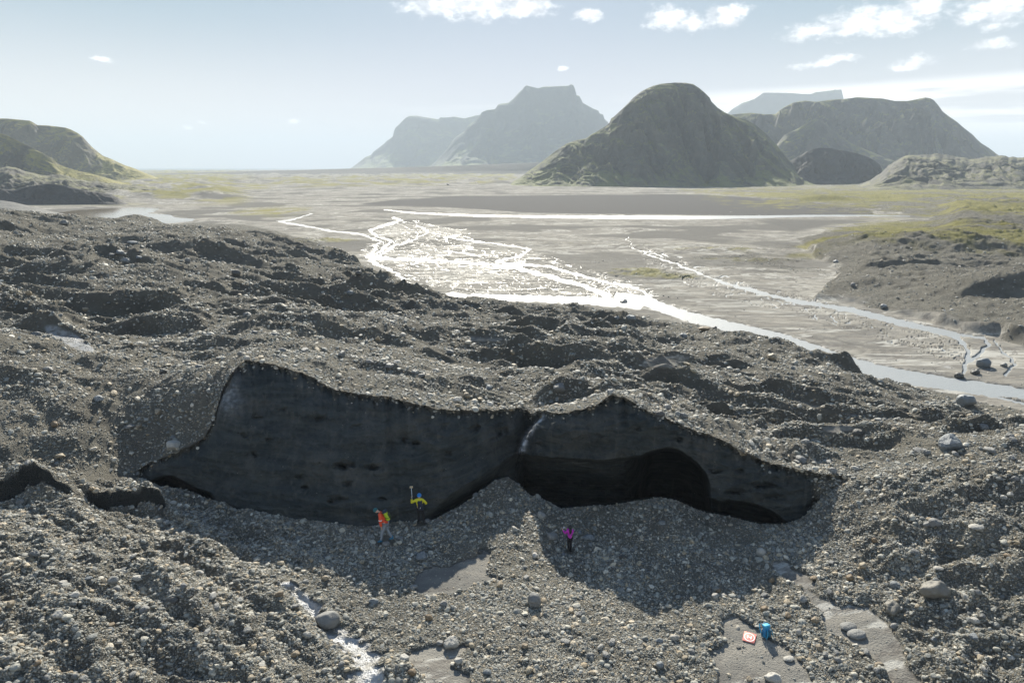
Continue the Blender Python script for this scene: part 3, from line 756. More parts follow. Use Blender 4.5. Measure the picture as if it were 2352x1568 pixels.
ridge("hill", [(1640,300),(1660,275),(1675,264),(1691,262),(1725,259),(1755,262.5),(1781,262),(1790,254),(1800,247),(1822,235.5),(1849,231),(1875,234),(1901,230),(1950,226),(1969,223),(2000,225),(2025,226),(2055,232),(2085,232),(2105,228),(2126,223.5),(2137,226),(2145,230),(2150,236),(2156,243),(2165,256),(2182,269),(2197,279),(2212,292),(2235,310),(2244,320),(2254,329),(2272,340),(2291,355),(2330,372),(2400,395)],
      1950, 1680, hm_right, "broad grey green-topped ridge behind the small mound on the right", seed=51, gul=.34, wl=95, prof=[(0,0),(.2,.16),(.45,.45),(.6,.56),(.72,.62),(.85,.82),(1,1)], back=900, rows=220, pxs=1.1, skew=.8)
ridge("hill", [(1770,370),(1785,330),(1800,312),(1807,307),(1830,297),(1850,285),(1865,276),(1875,273),(1888,280),(1905,290),(1930,312),(1957,330),(1980,340),(2010,352),(2060,372),(2100,395)],
      1620, 1500, hm_right, "dark scree cone below the broad ridge", seed=55, gul=.2, wl=60, back=200, rows=110)
ridge("hill", [(1168,424),(1180,415),(1195,407),(1213,393),(1240,375),(1258,360),(1278,345),(1300,330),(1322,322),(1345,318),(1358,309),(1372,301),(1390,290),(1400,282),(1403,272),(1410,268),(1425,254),(1440,240),(1455,224),(1470,212),(1480,206),(1500,197),(1520,192),(1550,189.5),(1575,190),(1592,193),(1606,202),(1620,214),(1630,224),(1634,233),(1648,247),(1665,258),(1690,268),(1712,274),(1735,286),(1760,308),(1782,330),(1797,347),(1812,364),(1835,388),(1862,410),(1885,425)],
      1190, [1060]*3+[1020]*6+[1000]*16+[985]*8+[1000]*2+[1060]*3, hm_dome, "large rounded mossy dome hill rising straight from the plain", seed=61, gul=.20, wl=48, prof=[(0,0),(.2,.15),(.45,.40),(.7,.70),(.85,.87),(1,1)], back=420, rows=260, pxs=.9, skew=.9)
ridge("hill", [(1715,428),(1740,414),(1755,407),(1770,400),(1790,387),(1807,374),(1830,362),(1852,348),(1868,341),(1882,339),(1909,340),(1925,344),(1939,346),(1969,352),(1995,361),(2010,369),(2021,378),(2026,388),(2026,398),(2040,420)],
      1180, 1105, hm_dark, "small dark rounded mound between the dome hill and the ridge", seed=71, gul=.2, wl=36, back=160, rows=110, pxs=1.0)
ridge("slope", [(1960,432),(2000,412),(2025,396),(2040,380),(2060,368),(2080,357),(2110,356),(2150,353),(2180,356),(2215,362),(2235,366),(2262,360),(2291,357),(2310,359),(2352,362),(2420,362),(2600,350),(2900,340),(3300,380)],
      1080, 800, hm_low, "lumpy grey-green moraine rising towards the right edge", seed=81, iso=True, gul=.20, wl=62, prof=[(0,0),(.3,.2),(.6,.52),(1,1)], back=300, rows=170, pxs=1.2, fine=1.6)
ridge("hill", [(-1100,250),(-300,266),(-60,271),(0,272),(14,272),(27,273),(68,277),(78,282),(85,287),(110,288),(135,291),(150,293),(162,297),(178,305),(190,314),(200,325),(210,336),(224,348),(237,358),(256,365),(271,372),(289,380),(305,385),(322,392),(338,399),(359,407),(382,414),(410,424),(440,432)],
      1320, 1235, hm_left, "tall ochre-green hill at the left edge sloping down to the plain", seed=91, gul=.16, wl=60, back=500, rows=200, pxs=1.1, skew=-.8, prof=[(0,0),(.25,.22),(.5,.48),(.75,.76),(1,1)])
ridge("hill", [(-1000,270),(-300,285),(-60,298),(0,306),(17,311),(44,325),(66,335),(85,345),(102,353),(118,362),(135,377),(150,383),(175,391),(203,397),(230,404),(254,411),(288,421),(338,431),(380,438)],
      900, 842, hm_left, "lower yellow-mossed hill in front of the tall left hill", seed=101, gul=.16, wl=42, back=260, rows=200, pxs=1.1, skew=-.9)
ridge("slope", [(-1000,380),(-200,372),(-60,380),(0,386),(14,381),(30,383),(50,389),(75,398),(100,402),(120,401),(135,400),(150,402),(180,412),(220,416),(262,420),(300,424),(350,430),(420,439),(452,445),(480,447),(505,452),(530,460),(560,466)],
      690, 560, hm_low, "bare grey foothills under the left hills", seed=111, iso=True, gul=.26, wl=30, back=200, rows=130, pxs=1.1, fine=1.0)
ridge("bluff", [(-900,440),(-200,436),(-40,434),(0,433),(34,435),(60,428),(85,424),(105,421),(135,423),(169,430),(203,438),(230,441),(254,445),(271,453),(288,465),(315,471),(335,476)],
      540, 524, hm_dark, "near-black eroded bluff above the far shore of the lake", seed=121, gul=.16, wl=18, back=60, rows=110, pxs=1.0, prof=[(0,0),(.3,.25),(.6,.6),(.85,.9),(1,1)])
ridge("slope", [(-900,470),(-200,462),(-40,462),(0,459),(30,463),(60,470),(100,480),(128,486),(150,490)], 400, 330, hm_grey, "low gravel spit left of the lake", seed=131, iso=True, gul=.1, wl=20, back=40, rows=50)
ridge("bank", [(430,446),(448,441),(480,438),(520,440),(560,447),(590,455),(625,462)], 640, 580, hm_low, "low mossy bank at the foot of the left hill", seed=141, iso=True, gul=.2, wl=22, back=50, rows=60, fine=.4)
print("hills", round(time.time() - T0, 1))

# ------------------------------------------------------------------ stones
def rock_mesh(name, seed, sub=3, planes=11, flat=(1, .8, .6), soft=.75, noise=.05, smooth=False):
    r = np.random.default_rng(seed)
    bm = bmesh.new(); bmesh.ops.create_icosphere(bm, subdivisions=sub, radius=1)
    nn = r.normal(size=(planes, 3)); nn /= np.linalg.norm(nn, axis=1)[:, None]
    dd = r.uniform(.62, .95, planes)
    ph = r.uniform(0, 6, 6)
    for v in bm.verts:
        d = np.array(v.co); d /= np.linalg.norm(d)
        c = nn @ d
        rr = min(1.0, float(np.min(np.where(c > .05, dd / np.maximum(c, .05), 9))))
        rr = rr * soft + (1 - soft) * .82
        rr *= 1 + noise * (math.sin(5 * d[0] + ph[0]) * math.sin(6 * d[1] + ph[1]) + .5 * math.sin(11 * d[2] + ph[2]) * math.sin(9 * d[0] + ph[3]))
        v.co = Vector((d[0] * rr * flat[0], d[1] * rr * flat[1], d[2] * rr * flat[2])) * .5
    me = bpy.data.meshes.new(name); bm.to_mesh(me); bm.free()
    for p in me.polygons: p.use_smooth = smooth
    return me

def stone_mat(name, stops, use_random=True):
    m, nt, P = new_mat(name); g = N(nt)
    oi = nt.nodes.new("ShaderNodeObjectInfo")
    tc = nt.nodes.new("ShaderNodeTexCoord").outputs["Object"]
    c = g.ramp(oi.outputs["Random"], stops)
    n = g.noise(tc, 5.0, 6, .7)
    c = g.mix(1.0, c, g.mix(n, (.62, .62, .62), (1.25, 1.22, 1.16)), 'MULTIPLY')
    g.put(P.inputs["Base Color"], c); P.inputs["Roughness"].default_value = .62
    g.put(P.inputs["Normal"], g.bump(g.noise(tc, 9.0, 6, .7), .5, .12))
    return m
m_gravel = stone_mat("gravel_stone", [(0, (.12, .128, .122)), (.2, (.21, .22, .21)), (.45, (.315, .315, .28)), (.70, (.43, .42, .365)), (.80, (.32, .255, .165)), (.90, (.47, .40, .29)), (1, (.66, .64, .57))])

hidden = bpy.data.collections.new("gravel_shapes")       # source shapes for the loose gravel, not in the scene
for i in range(10):
    r_ = np.random.default_rng(100 + i)
    me = rock_mesh("pebble_shape", 100 + i, 2, 8, (1, r_.uniform(.6, .95), r_.uniform(.36, .7)), .95, .06)
    me.materials.append(m_gravel)
    ob = bpy.data.objects.new("pebble_shape", me); hidden.objects.link(ob)

def grid_scatter(X, Y, Z, mask, k, smin_m, smin_px, tmax=1.25, Fmax=170, smax=.55):
    x = .25 * (X[:-1, :-1] + X[1:, :-1] + X[:-1, 1:] + X[1:, 1:]); y = .25 * (Y[:-1, :-1] + Y[1:, :-1] + Y[:-1, 1:] + Y[1:, 1:])
    A = np.abs((X[:-1, 1:] - X[:-1, :-1]) * (Y[1:, :-1] - Y[:-1, :-1]))
    m = mask[:-1, :-1]
    smin = np.maximum(smin_m, smin_px * y / FPX)
    A = A * np.clip(np.sqrt(1 + ((Z[:-1, 1:] - Z[:-1, :-1]) / np.maximum(np.abs(X[:-1, 1:] - X[:-1, :-1]), 1e-4)) ** 2 + ((Z[1:, :-1] - Z[:-1, :-1]) / np.maximum(np.abs(Y[1:, :-1] - Y[:-1, :-1]), 1e-4)) ** 2), 1, 3)
    lam = k * A * smin ** -3.0 * m * (np.abs(x / y) < tmax) * (y < Fmax)
    n = rng.poisson(lam)
    idx = np.repeat(np.arange(n.size), n.ravel())
    r_, c_ = np.unravel_index(idx, n.shape)
    u = rng.random(len(idx)); v = rng.random(len(idx))
    def bl(G): return (G[r_, c_] * (1 - u) * (1 - v) + G[r_, c_ + 1] * u * (1 - v) + G[r_ + 1, c_] * (1 - u) * v + G[r_ + 1, c_ + 1] * u * v)
    s = smin[r_, c_] * (1 - rng.random(len(idx))) ** (-1 / 3.0)
    s = np.minimum(s, smax * rng.uniform(.4, 1, len(idx)))
    return np.stack([bl(X), bl(Y), bl(Z)], -1), s

clump = lambda X, Y, a, b: sstep(fbm(X, Y, 3.4, 4, a, .62), -.45, .55) * .93 + .07
mn = (1 - an['sand'] * .97) * (1 - sstep(an['brk'], -.8, -.1) * .96) * (.35 + .65 * clump(Xn, Yn, 701, 0)) * (1 - an['led'])
p1, s1 = grid_scatter(Xn, Yn, Zn, mn, .034, .04, 1.0, smax=.45)
NV = 60
fr = rock * (.25 + .75 * clump(Xf, Yf, 703, 0)) * (1 - af['wetc']) * (1 - icy_p)
far_ok = np.where((yq > 560) | (M > .5), 1.0, .25)
p2, s2 = grid_scatter(Xf, Yf, Zf, fr * far_ok * (1 - .7 * R), .030, .05, 1.15, Fmax=240, smax=.8)
fs = (1 - rock) * (1 - af['wetc']) * sstep(gn2, -.2, .5) * .04
p3, s3 = grid_scatter(Xf, Yf, Zf, fs, .02, .08, 1.4, Fmax=260, smax=.5)
print("stones", len(s1), len(s2), len(s3))
# rubble at the rim, sunlit-painted notch edge and right end of the wall
mc = np.clip(rubble * ck, 0, 1) * (1 - pale) * (sv < .995)
dxx = np.hypot(np.diff(Xc, axis=1)[:-1], np.diff(F, axis=1)[:-1]); dzz = np.hypot(np.diff(Zc, axis=0)[:, :-1], np.diff(F, axis=0)[:, :-1])
lam = .22 * dxx * dzz * mc[:-1, :-1] / .08 ** 2 * (np.abs(TT[None, :-1]) < .95)
n_ = rng.poisson(np.clip(lam, 0, 5)); idx = np.repeat(np.arange(n_.size), n_.ravel()); r_, c_ = np.unravel_index(idx, n_.shape)
p4 = np.stack([Xc[r_, c_], F[r_, c_], Zc[r_, c_]], -1) + rng.normal(0, .02, (len(idx), 3)); s4 = np.minimum(.08 * (1 - rng.random(len(idx))) ** (-1 / 2.3), .35)
PP = np.concatenate([p1, p2, p3, p4]); SS = np.concatenate([s1, s2, s3, s4])

def stuff_points(name, PP, SS, label):
    me = bpy.data.meshes.new(name)
    n = len(PP); me.vertices.add(n)
    PP = PP.copy(); PP[:, 2] += SS * .06
    me.vertices.foreach_set("co", PP.astype(np.float32).ravel())
    rot = np.stack([rng.normal(0, .45, n), rng.normal(0, .45, n), rng.uniform(0, 6.283, n)], -1)
    a = me.attributes.new("rot", 'FLOAT_VECTOR', 'POINT'); a.data.foreach_set("vector", rot.astype(np.float32).ravel())
    a = me.attributes.new("size", 'FLOAT', 'POINT'); a.data.foreach_set("value", (SS * 1.15).astype(np.float32))
    a = me.attributes.new("pick", 'INT', 'POINT'); a.data.foreach_set("value", rng.integers(0, 10, n).astype(np.int32))
    ob = bpy.data.objects.new(name, me); COL.objects.link(ob)
    ng = bpy.data.node_groups.new("strew_stones", 'GeometryNodeTree')
    ng.interface.new_socket("Geometry", in_out='INPUT', socket_type='NodeSocketGeometry')
    ng.interface.new_socket("Geometry", in_out='OUTPUT', socket_type='NodeSocketGeometry')
    gi = ng.nodes.new("NodeGroupInput"); go = ng.nodes.new("NodeGroupOutput")
    ci = ng.nodes.new("GeometryNodeCollectionInfo"); ci.inputs[0].default_value = hidden
    ci.inputs["Separate Children"].default_value = True; ci.inputs["Reset Children"].default_value = True
    ip = ng.nodes.new("GeometryNodeInstanceOnPoints")
    ip.inputs["Pick Instance"].default_value = True
    def na(nm, dt):
        x = ng.nodes.new("GeometryNodeInputNamedAttribute"); x.data_type = dt; x.inputs[0].default_value = nm
        return x.outputs[0]
    ng.links.new(gi.outputs[0], ip.inputs["Points"]); ng.links.new(ci.outputs[0], ip.inputs["Instance"])
    ng.links.new(na("pick", 'INT'), ip.inputs["Instance Index"])
    ng.links.new(na("rot", 'FLOAT_VECTOR'), ip.inputs["Rotation"])
    ng.links.new(na("size", 'FLOAT'), ip.inputs["Scale"])
    ng.links.new(ip.outputs[0], go.inputs[0])
    md = ob.modifiers.new("strew", 'NODES'); md.node_group = ng
    return kind(ob, "stuff", label)
print("gravel", len(PP), round(time.time() - T0, 1))
# ------------------------------------------------------------------ things
def thing(o, name_label, cat, group=None):
    o["label"] = name_label; o["category"] = cat
    if group: o["group"] = group
    return o

def plain_mat(name, col, rough=.7, nscale=None, amt=.25, metal=0.0, spec=.5):
    m, nt, P = new_mat(name); g = N(nt)
    if nscale:
        tc = nt.nodes.new("ShaderNodeTexCoord").outputs["Object"]
        n = g.noise(tc, nscale, 5, .65)
        c = g.mix(n, tuple(max(0, x * (1 - amt * 2)) for x in col), tuple(min(1, x * (1 + amt)) for x in col))
        g.put(P.inputs["Base Color"], c)
        g.put(P.inputs["Normal"], g.bump(g.noise(tc, nscale * 1.7, 4, .6), .5, .02))
    else: P.inputs["Base Color"].default_value = (*col, 1)
    P.inputs["Roughness"].default_value = rough; P.inputs["Metallic"].default_value = metal
    return m

def hit(xd, yd):
    """first ground point seen at the reading (xd, yd)"""
    d = float(depv(yd)); t = float(tanaz(xd, d))
    Ff, _ = foot_at(t)
    Fv = np.linspace(21, float(Ff), 500); zr = CAMZ - d * Fv; h = near_height(Fv * t, Fv)
    k = np.nonzero(zr <= h)[0]
    if len(k):
        F = Fv[k[0]]; return F * t, F, float(h[k[0]])
    Lf, _ = lip_at(t)
    Fv = np.geomspace(float(Lf) + .02, 1500, 2600); zr = CAMZ - d * Fv; h = far_height(Fv * t, Fv)
    k = np.nonzero(zr <= h)[0]
    i = k[0] if len(k) else -1
    return Fv[i] * t, Fv[i], float(h[i])

M_ROCK = dict(
    grey=stone_mat("grey_rock", [(0, (.15, .155, .155)), (1, (.23, .23, .22))]),
    pale=stone_mat("pale_rock", [(0, (.32, .31, .28)), (1, (.42, .41, .38))]),
    tan=stone_mat("tan_rock", [(0, (.26, .21, .145)), (1, (.33, .28, .20))]),
    brown=stone_mat("brown_rock", [(0, (.17, .125, .075)), (1, (.22, .16, .095))]),
    dark=stone_mat("dark_rock", [(0, (.065, .066, .064)), (1, (.095, .094, .088))]),
    crust=stone_mat("crusted_rock", [(0, (.15, .145, .125)), (1, (.19, .18, .155))]),
    blue=stone_mat("bluish_rock", [(0, (.15, .17, .185)), (1, (.20, .22, .235))]))
ROCKM = {}
def rock_of(kindname, shape):
    key = (kindname, shape)
    if key not in ROCKM:
        if shape == 'round': me = rock_mesh("rock", 301, 4, 16, (1, .85, .78), .55, .02, True)
        elif shape == 'egg': me = rock_mesh("rock", 302, 4, 14, (.80, .8, 1.1), .5, .02, True)
        elif shape == 'slab': me = rock_mesh("rock", 303, 3, 10, (1, .7, .34), .95, .03)
        elif shape == 'block': me = rock_mesh("rock", 304, 3, 8, (1, .8, .75), 1.0, .03)
        elif shape == 'sharp': me = rock_mesh("rock", 305, 3, 9, (1, .75, .9), 1.0, .05)
        elif shape == 'lump': me = rock_mesh("rock", 306, 4, 12, (1, .8, .7), .8, .10, True)
        else: me = rock_mesh("rock", 310 + int(shape), 3, 11, (1, .62 + .06 * (int(shape) % 5), .5 + .07 * (int(shape) % 4)), .9, .05)
        me.materials.append(M_ROCK[kindname]); ROCKM[key] = me
    return ROCKM[key]

def rock_at(loc, size, kindname, shape, label, group=None, rz=None, tilt=0, sink=.28, r=None):
    me = rock_of(kindname, shape)
    o = bpy.data.objects.new("rock" if size < 1.0 else "boulder", me); COL.objects.link(o)
    rz = random.uniform(0, 6.28) if rz is None else rz
    o.rotation_euler = (random.uniform(-.15, .15) + tilt, random.uniform(-.15, .15), rz)
    o.scale = (size,) * 3
    zs = [v.co.z for v in me.vertices]; h = (max(zs) - min(zs)) * size
    o.location = (loc[0], loc[1], loc[2] + h * (.5 - sink))
    return thing(o, label, "rock", group)

ROCKS = [ # xd, yd (base centre), width in reading units, colour, shape, turn, label
 (752,1436,60,'grey','round',0.1,"large smooth tan-grey boulder standing beside the glinting trickle"),
 (1228,1388,42,'grey','egg',0.4,"egg-shaped grey boulder with a dark crack at the edge of the cliff's shadow"),
 (1747,1274,26,'pale','egg',2.0,"cream-white upright stone at the right edge of the cliff's shadow"),
 (399,1030,34,'pale','block',0.05,"pale flat-topped block on the slope left of the ice wall"),
 (398,1010,15,'grey','round',1,"small grey stone just behind the pale flat-topped block"),
 (2181,1030,52,'blue','sharp',.3,"big bluish-white angular boulder near the right edge above the gravel"),
 (2143,1366,66,'crust','lump',.1,"largest dirt-crusted grey boulder on the right slope"),
 (2046,1404,44,'crust','lump',1.2,"low wide lumpy grey boulder just above the long silt patch"),
 (2056,1350,26,'blue','block',.4,"bluish block left of the dirt-crusted boulder"),
 (1949,1442,40,'grey','slab',.1,"upper of two flat slabs lying on the long silt patch"),
 (1968,1460,42,'grey','slab',-.25,"lower of two flat slabs lying on the long silt patch"),
 (1776,1562,38,'pale','lump',-.3,"white-topped boulder on the silt at the bottom edge"),
 (1812,1514,26,'pale','slab',.1,"flat whitish stone on the silt below the blue backpack"),
 (1721,1562,15,'tan','sharp',.9,"small tan wedge stone left of the white-topped boulder"),
 (1739,1440,12,'pale','slab',.2,"thin pale stone on the silt just above the landing pad"),
 (1697,1487,12,'dark','slab',.2,"small dark flat stone below the landing pad"),
 (1970,999,26,'dark','block',.6,"dark brown rounded boulder on open silt behind the right end of the wall"),
 (2219,930,44,'blue','block',.1,"broad grey boulder on the near bank of the right-hand stream"),
 (2203,867,22,'dark','block',.1,"dark square block standing in the right-hand stream"),
 (2257,842,38,'blue','round',.1,"rounded pale boulder on the gravel bar between stream channels"),
 (2305,842,18,'grey','round',.6,"grey stone beside the narrow stream at the right edge"),
 (2238,858,24,'dark','lump',.6,"dark lumpy stone on the far bank of the right-hand stream"),
 (1285,896,28,'grey','sharp',.3,"grey boulder above the notch between the two ice blocks"),
 (1433,697,18,'grey','sharp',.2,"grey boulder leaning on the pointed gravel hill by the river"),
 (1449,735,23,'blue','block',.1,"bluish boulder at the near foot of the pointed gravel hill"),
 (1416,738,14,'blue','round',.1,"smaller bluish stone left of the boulder below the pointed hill"),
 (1642,755,11,'dark','sharp',.1,"small upright dark stone at the river's near edge"),
 (1661,755,15,'blue','slab',.1,"low flat stone in the water beside the upright dark stone"),
 (1618,758,28,'brown','slab',.1,"brown flat rock on the near bank left of the stones in the river"),
 (1570,775,20,'blue','block',.5,"bluish-grey boulder left of the brown flat rock by the river"),
 (1772,824,24,'tan','round',.5,"tan boulder at the foot of the small dark mound near the river"),
 (1243,1186,22,'pale','sharp',2.2,"pale pointed stone in the shade above the pink-clad person"),
 (1269,1238,27,'grey','block',.1,"grey block just left of the pink-clad person"),
 (1276,1243,9,'pale','slab',.1,"little pale stone touching the grey block beside the pink-clad person"),
 (1352,1240,28,'blue','lump',.1,"bluish half-buried boulder right of the pink-clad person"),
 (1294,1277,13,'blue','egg',.1,"oval grey stone at the feet of the pink-clad person"),
 (1332,1226,12,'blue','egg',.1,"narrow upright stone behind the pink-clad person"),
 (969,1284,25,'blue','sharp',.5,"bluish angular stone in the shade right of the orange-clad person"),
 (886,1252,20,'grey','round',.1,"rounded grey stone between the feet of the orange-clad person"),
 (918,1236,19,'grey','slab',.2,"flat grey stone behind the heels of the orange-clad person"),
 (979,1200,19,'grey','round',.3,"grey oval stone below the yellow-clad person"),
 (967,1193,8,'grey','round',.3,"little grey stone at the heel of the yellow-clad person"),
 (1037,1484,34,'pale','sharp',.4,"big pale angular stone on brown silt at the bottom centre"),
 (1011,1480,18,'grey','block',.4,"grey stone left of the big pale angular stone on brown silt"),
 (1299,1475,25,'grey','slab',-.4,"grey wedge stone alone in fine gravel at the bottom centre"),
 (1515,1530,22,'blue','round',.4,"dark bluish round stone in the gravel left of the landing pad"),
 (1052,1521,22,'pale','round',.2,"pale rounded stone below the big pale angular stone"),
 (1206,1485,16,'tan','block',.2,"tan block right of the big pale angular stone"),
 (1102,1269,13,'dark','round',.2,"dark round stone on the sunlit silt wedge inside the shadow"),
 (1642,1371,19,'pale','round',.2,"pale round stone beside a brown one right of the shadow's edge"),
 (1649,1358,17,'brown','round',.2,"brown round stone behind the pale round one right of the shadow's edge"),
 (1236,1413,24,'tan','slab',.1,"pinkish flat stone below the cracked egg-shaped boulder"),
 (1227,1421,14,'brown','round',.1,"small brown stone below the pinkish flat stone"),
 (1331,1414,17,'grey','sharp',.1,"grey stone in sunlight just below the deepest reach of the shadow"),
 (135,1417,23,'pale','sharp',.3,"pale triangular stone paired with a brown one at lower left"),
 (147,1425,16,'brown','round',.3,"brown stone paired with a pale triangular one at lower left"),
 (569,1450,19,'pale','sharp',.8,"pale upright stone on the dark slope left of the trickle"),
 (550,1497,20,'tan','sharp',.5,"tan tilted stone below the pale upright one left of the trickle"),
 (367,1497,15,'tan','egg',.5,"tan oval stone near the bottom of the left slope"),
 (367,1472,12,'grey','block',.5,"grey stone above the tan oval stone on the left slope"),
 (145,1343,20,'pale','block',.5,"pale wedge in the stony band at far left"),
 (82,1277,27,'grey','lump',.1,"broad grey stone in the stony band at the left edge"),
 (393,1270,13,'pale','block',.6,"pale block on the sunlit slope just below the shadow's left end"),
 (398,1158,20,'pale','lump',.1,"pale lumpy stone right of the low ice ledge"),
 (365,1198,17,'pale','round',.1,"left of two pale round stones below the low ice ledge"),
 (382,1202,15,'pale','round',.8,"right of two pale round stones below the low ice ledge"),
 (519,1230,13,'grey','round',.8,"grey round stone in the shade left of the two climbers"),
 (412,1540,14,'pale','round',.8,"pale stone at the bottom edge of the left slope"),
 (275,1476,14,'pale','block',.8,"pale squarish stone above the dark hollow at lower left"),
 (28,1556,16,'grey','round',.8,"grey stone in the bottom left corner"),
 (2243,1214,34,'pale','slab',-.2,"broad white flat stone on a dark rib of the right slope"),
 (2147,1206,30,'grey','block',.3,"two-toned grey block up the right slope from the ice wall's end"),
 (2130,1206,22,'grey','lump',.3,"smaller grey rock touching the two-toned block"),
 (2008,1243,15,'brown','egg',1.5,"orange-brown oval stone on the gravel slope right of the wall"),
 (1982,1302,22,'tan','round',.5,"tan round stone on the open gravel right of the shadow"),
 (1951,1329,20,'brown','round',.5,"brown round stone with a pale one behind it right of the shadow"),
 (1952,1318,13,'pale','round',.5,"pale stone tucked behind the brown round one"),
 (1869,1328,18,'brown','slab',.3,"brown flat stone above the narrow silt runnel"),
 (1845,1379,21,'grey','sharp',.8,"grey wedge stone left of the long silt patch"),
 (1755,1402,22,'brown','round',.8,"largest brown stone above the blue backpack"),
 (1810,1416,16,'brown','sharp',.8,"rust-coloured angular stone right above the blue backpack"),
 (1834,1454,16,'pale','egg',.8,"whitish oval stone right of the blue backpack"),
 (2155,1308,24,'pale','slab',.1,"pale flat stone resting behind the dirt-crusted boulder"),
 (2332,1105,20,'grey','block',.1,"grey block near the right edge high on the slope"),
 (2320,1138,14,'pale','sharp',.1,"pale stone below the grey block at the right edge"),
 (2306,1145,16,'pale','block',.1,"pale squat stone left of its neighbour at the right edge"),
 (276,584,18,'blue','block',.1,"upper bluish boulder of the cluster on the far left moraine"),
 (289,602,20,'blue','lump',.1,"lowest bluish boulder of the cluster on the far left moraine"),
 (320,595,14,'blue','block',.1,"right-hand boulder of the cluster on the far left moraine"),
 (257,592,14,'grey','block',.1,"left-hand grey boulder of the cluster on the far left moraine"),
 (432,603,16,'grey','egg',.1,"upright boulder against the dark hummock on the far left moraine"),
 (305,560,24,'blue','slab',.1,"long flat boulder above the cluster on the far left moraine"),
 (149,516,20,'grey','lump',.1,"grey boulder on the skyline of the left moraine near the lake"),
 (542,631,22,'dark','round',.1,"dark rounded boulder in the middle of the far left moraine"),
 (629,604,15,'dark','round',.1,"dark round boulder between the hummocks left of the braided river"),
 (824,634,17,'dark','round',.1,"dark rounded boulder beside the river's left bank"),
 (804,681,18,'blue','round',.1,"bluish boulder behind the dark-fronted hummock by the river"),
 (196,714,16,'tan','round',.1,"tan round boulder above the pale ice patch at left"),
 (359,801,15,'grey','block',.1,"grey stone right of the dark hollow at left"),
 (426,833,16,'pale','slab',.1,"pale flat stone on the slope left of the wall's highest point"),
 (585,766,14,'grey','block',.1,"grey stone on the moraine above the wall's highest point"),
 (1029,425,6,'dark','block',.1,"left of two tiny dark boulders on the far plain"),
 (1094,421,7,'dark','slab',.1,"right of two tiny dark boulders on the far plain"),
 (1920,603,12,'blue','sharp',.1,"dark bluish boulder at the foot of the long bank on the right"),
 (1959,658,14,'grey','egg',.1,"upright grey boulder on the slope right of the diagonal stream"),
 (2030,707,16,'blue','block',.1,"bluish block beside the diagonal stream's right bank")]
for (a, b, w_, kn, shp, rz, lab) in ROCKS:
    x, y, z = hit(a, b)
    zc = y * CP + (CAMZ - z) * SP
    size = w_ * DS / FPX * zc * 1.06
    rock_at((x, y, z), size, kn, shp, lab, rz=rz, sink=.22 if w_ > 24 else .3)

# the crack of the egg-shaped boulder is part of it
for o in COL.objects:
    if o.get("label", "").startswith("egg-shaped grey"):
        bm = bmesh.new()
        me = o.data.copy(); o.data = me
        bm.from_mesh(me)
        for v in bm.verts:
            c = v.co
            pl = c.z - (.12 + .25 * c.x + .05 * math.sin(20 * c.x))
            if abs(pl) < .035 and c.y < .2: v.co = Vector((c.x * .93, c.y * .90, c.z - .01))
        bm.to_mesh(me); bm.free()

# the other large stones: the biggest-looking of the strewn ones become rocks of their own
NAMED = np.array([[o.location.x, o.location.y] for o in COL.objects if o.get("category") == "rock"])
app = SS / (PP[:, 1] * CP + (CAMZ - PP[:, 2]) * SP)
uu, vv = proj(PP[:, 0], PP[:, 1], PP[:, 2])
ok = (uu > 8) & (uu < 2344) & (vv < 1560) & (vv > 440)
order = np.argsort(-np.where(ok, app, 0))
taken = []
KC = [('grey', .45, 'grey'), ('pale', .65, 'pale'), ('tan', .8, 'tan'), ('brown', .88, 'brown'), ('dark', .93, 'dark'), ('blue', 1.01, 'bluish')]
def region(x, y):
    if y < 700 and x > 1560: return "on the slope right of the diagonal stream"
    if x < 900 and y < 660: return "on the farthest part of the left moraine"
    if y < 640: return "on the moraine by the river's left bank"
    if y < 830: return "on the left moraine behind the ice wall" if x < 820 else "on the moraine between the ice wall and the river"
    if x < 560 and y < 1090: return "on the slope left of the ice wall"
    if y < 950: return "on top of the ice wall" if x < 1700 else "on the moraine beside the right-hand stream"
    if x > 1700 and y < 1230: return "on the slope right of the ice wall"
    if y < 1100: return "on top of the ice wall's right-hand block"
    if x < 700: return "on the sunlit slope at lower left" if y > 1240 else "around the low ice ledge at left"
    if y < 1330: return "in the cliff's shadow at the foot of the wall" if x < 1800 else "on the gravel right of the shadow"
    if x < 1250: return "in the sunlit gravel beside the trickle"
    return "in the sunlit gravel left of the landing pad" if x < 1650 else "in the sunlit gravel right of the landing pad"
for i in order:
    if len(taken) >= 190: break
    if len(NAMED) and np.min(np.hypot(NAMED[:, 0] - PP[i, 0], NAMED[:, 1] - PP[i, 1])) < SS[i] + .5: continue
    r_ = random.random(); kn, wd = next((a, c) for a, b, c in KC if r_ < b)
    reg = region(uu[i], vv[i])
    lab = f"{wd} loose rock {reg}"
    rock_at(PP[i], float(SS[i]) * 1.15, kn, str(random.randrange(6)), lab, group=f"{wd} rocks {reg}")
    taken.append(i)
keep = np.ones(len(PP), bool); keep[taken] = False
PP, SS = PP[keep], SS[keep]
# no gravel poking through people and gear
def clear_at(x, y, r):
    global PP, SS
    k = np.hypot(PP[:, 0] - x, PP[:, 1] - y) > r
    PP, SS = PP[k], SS[k]

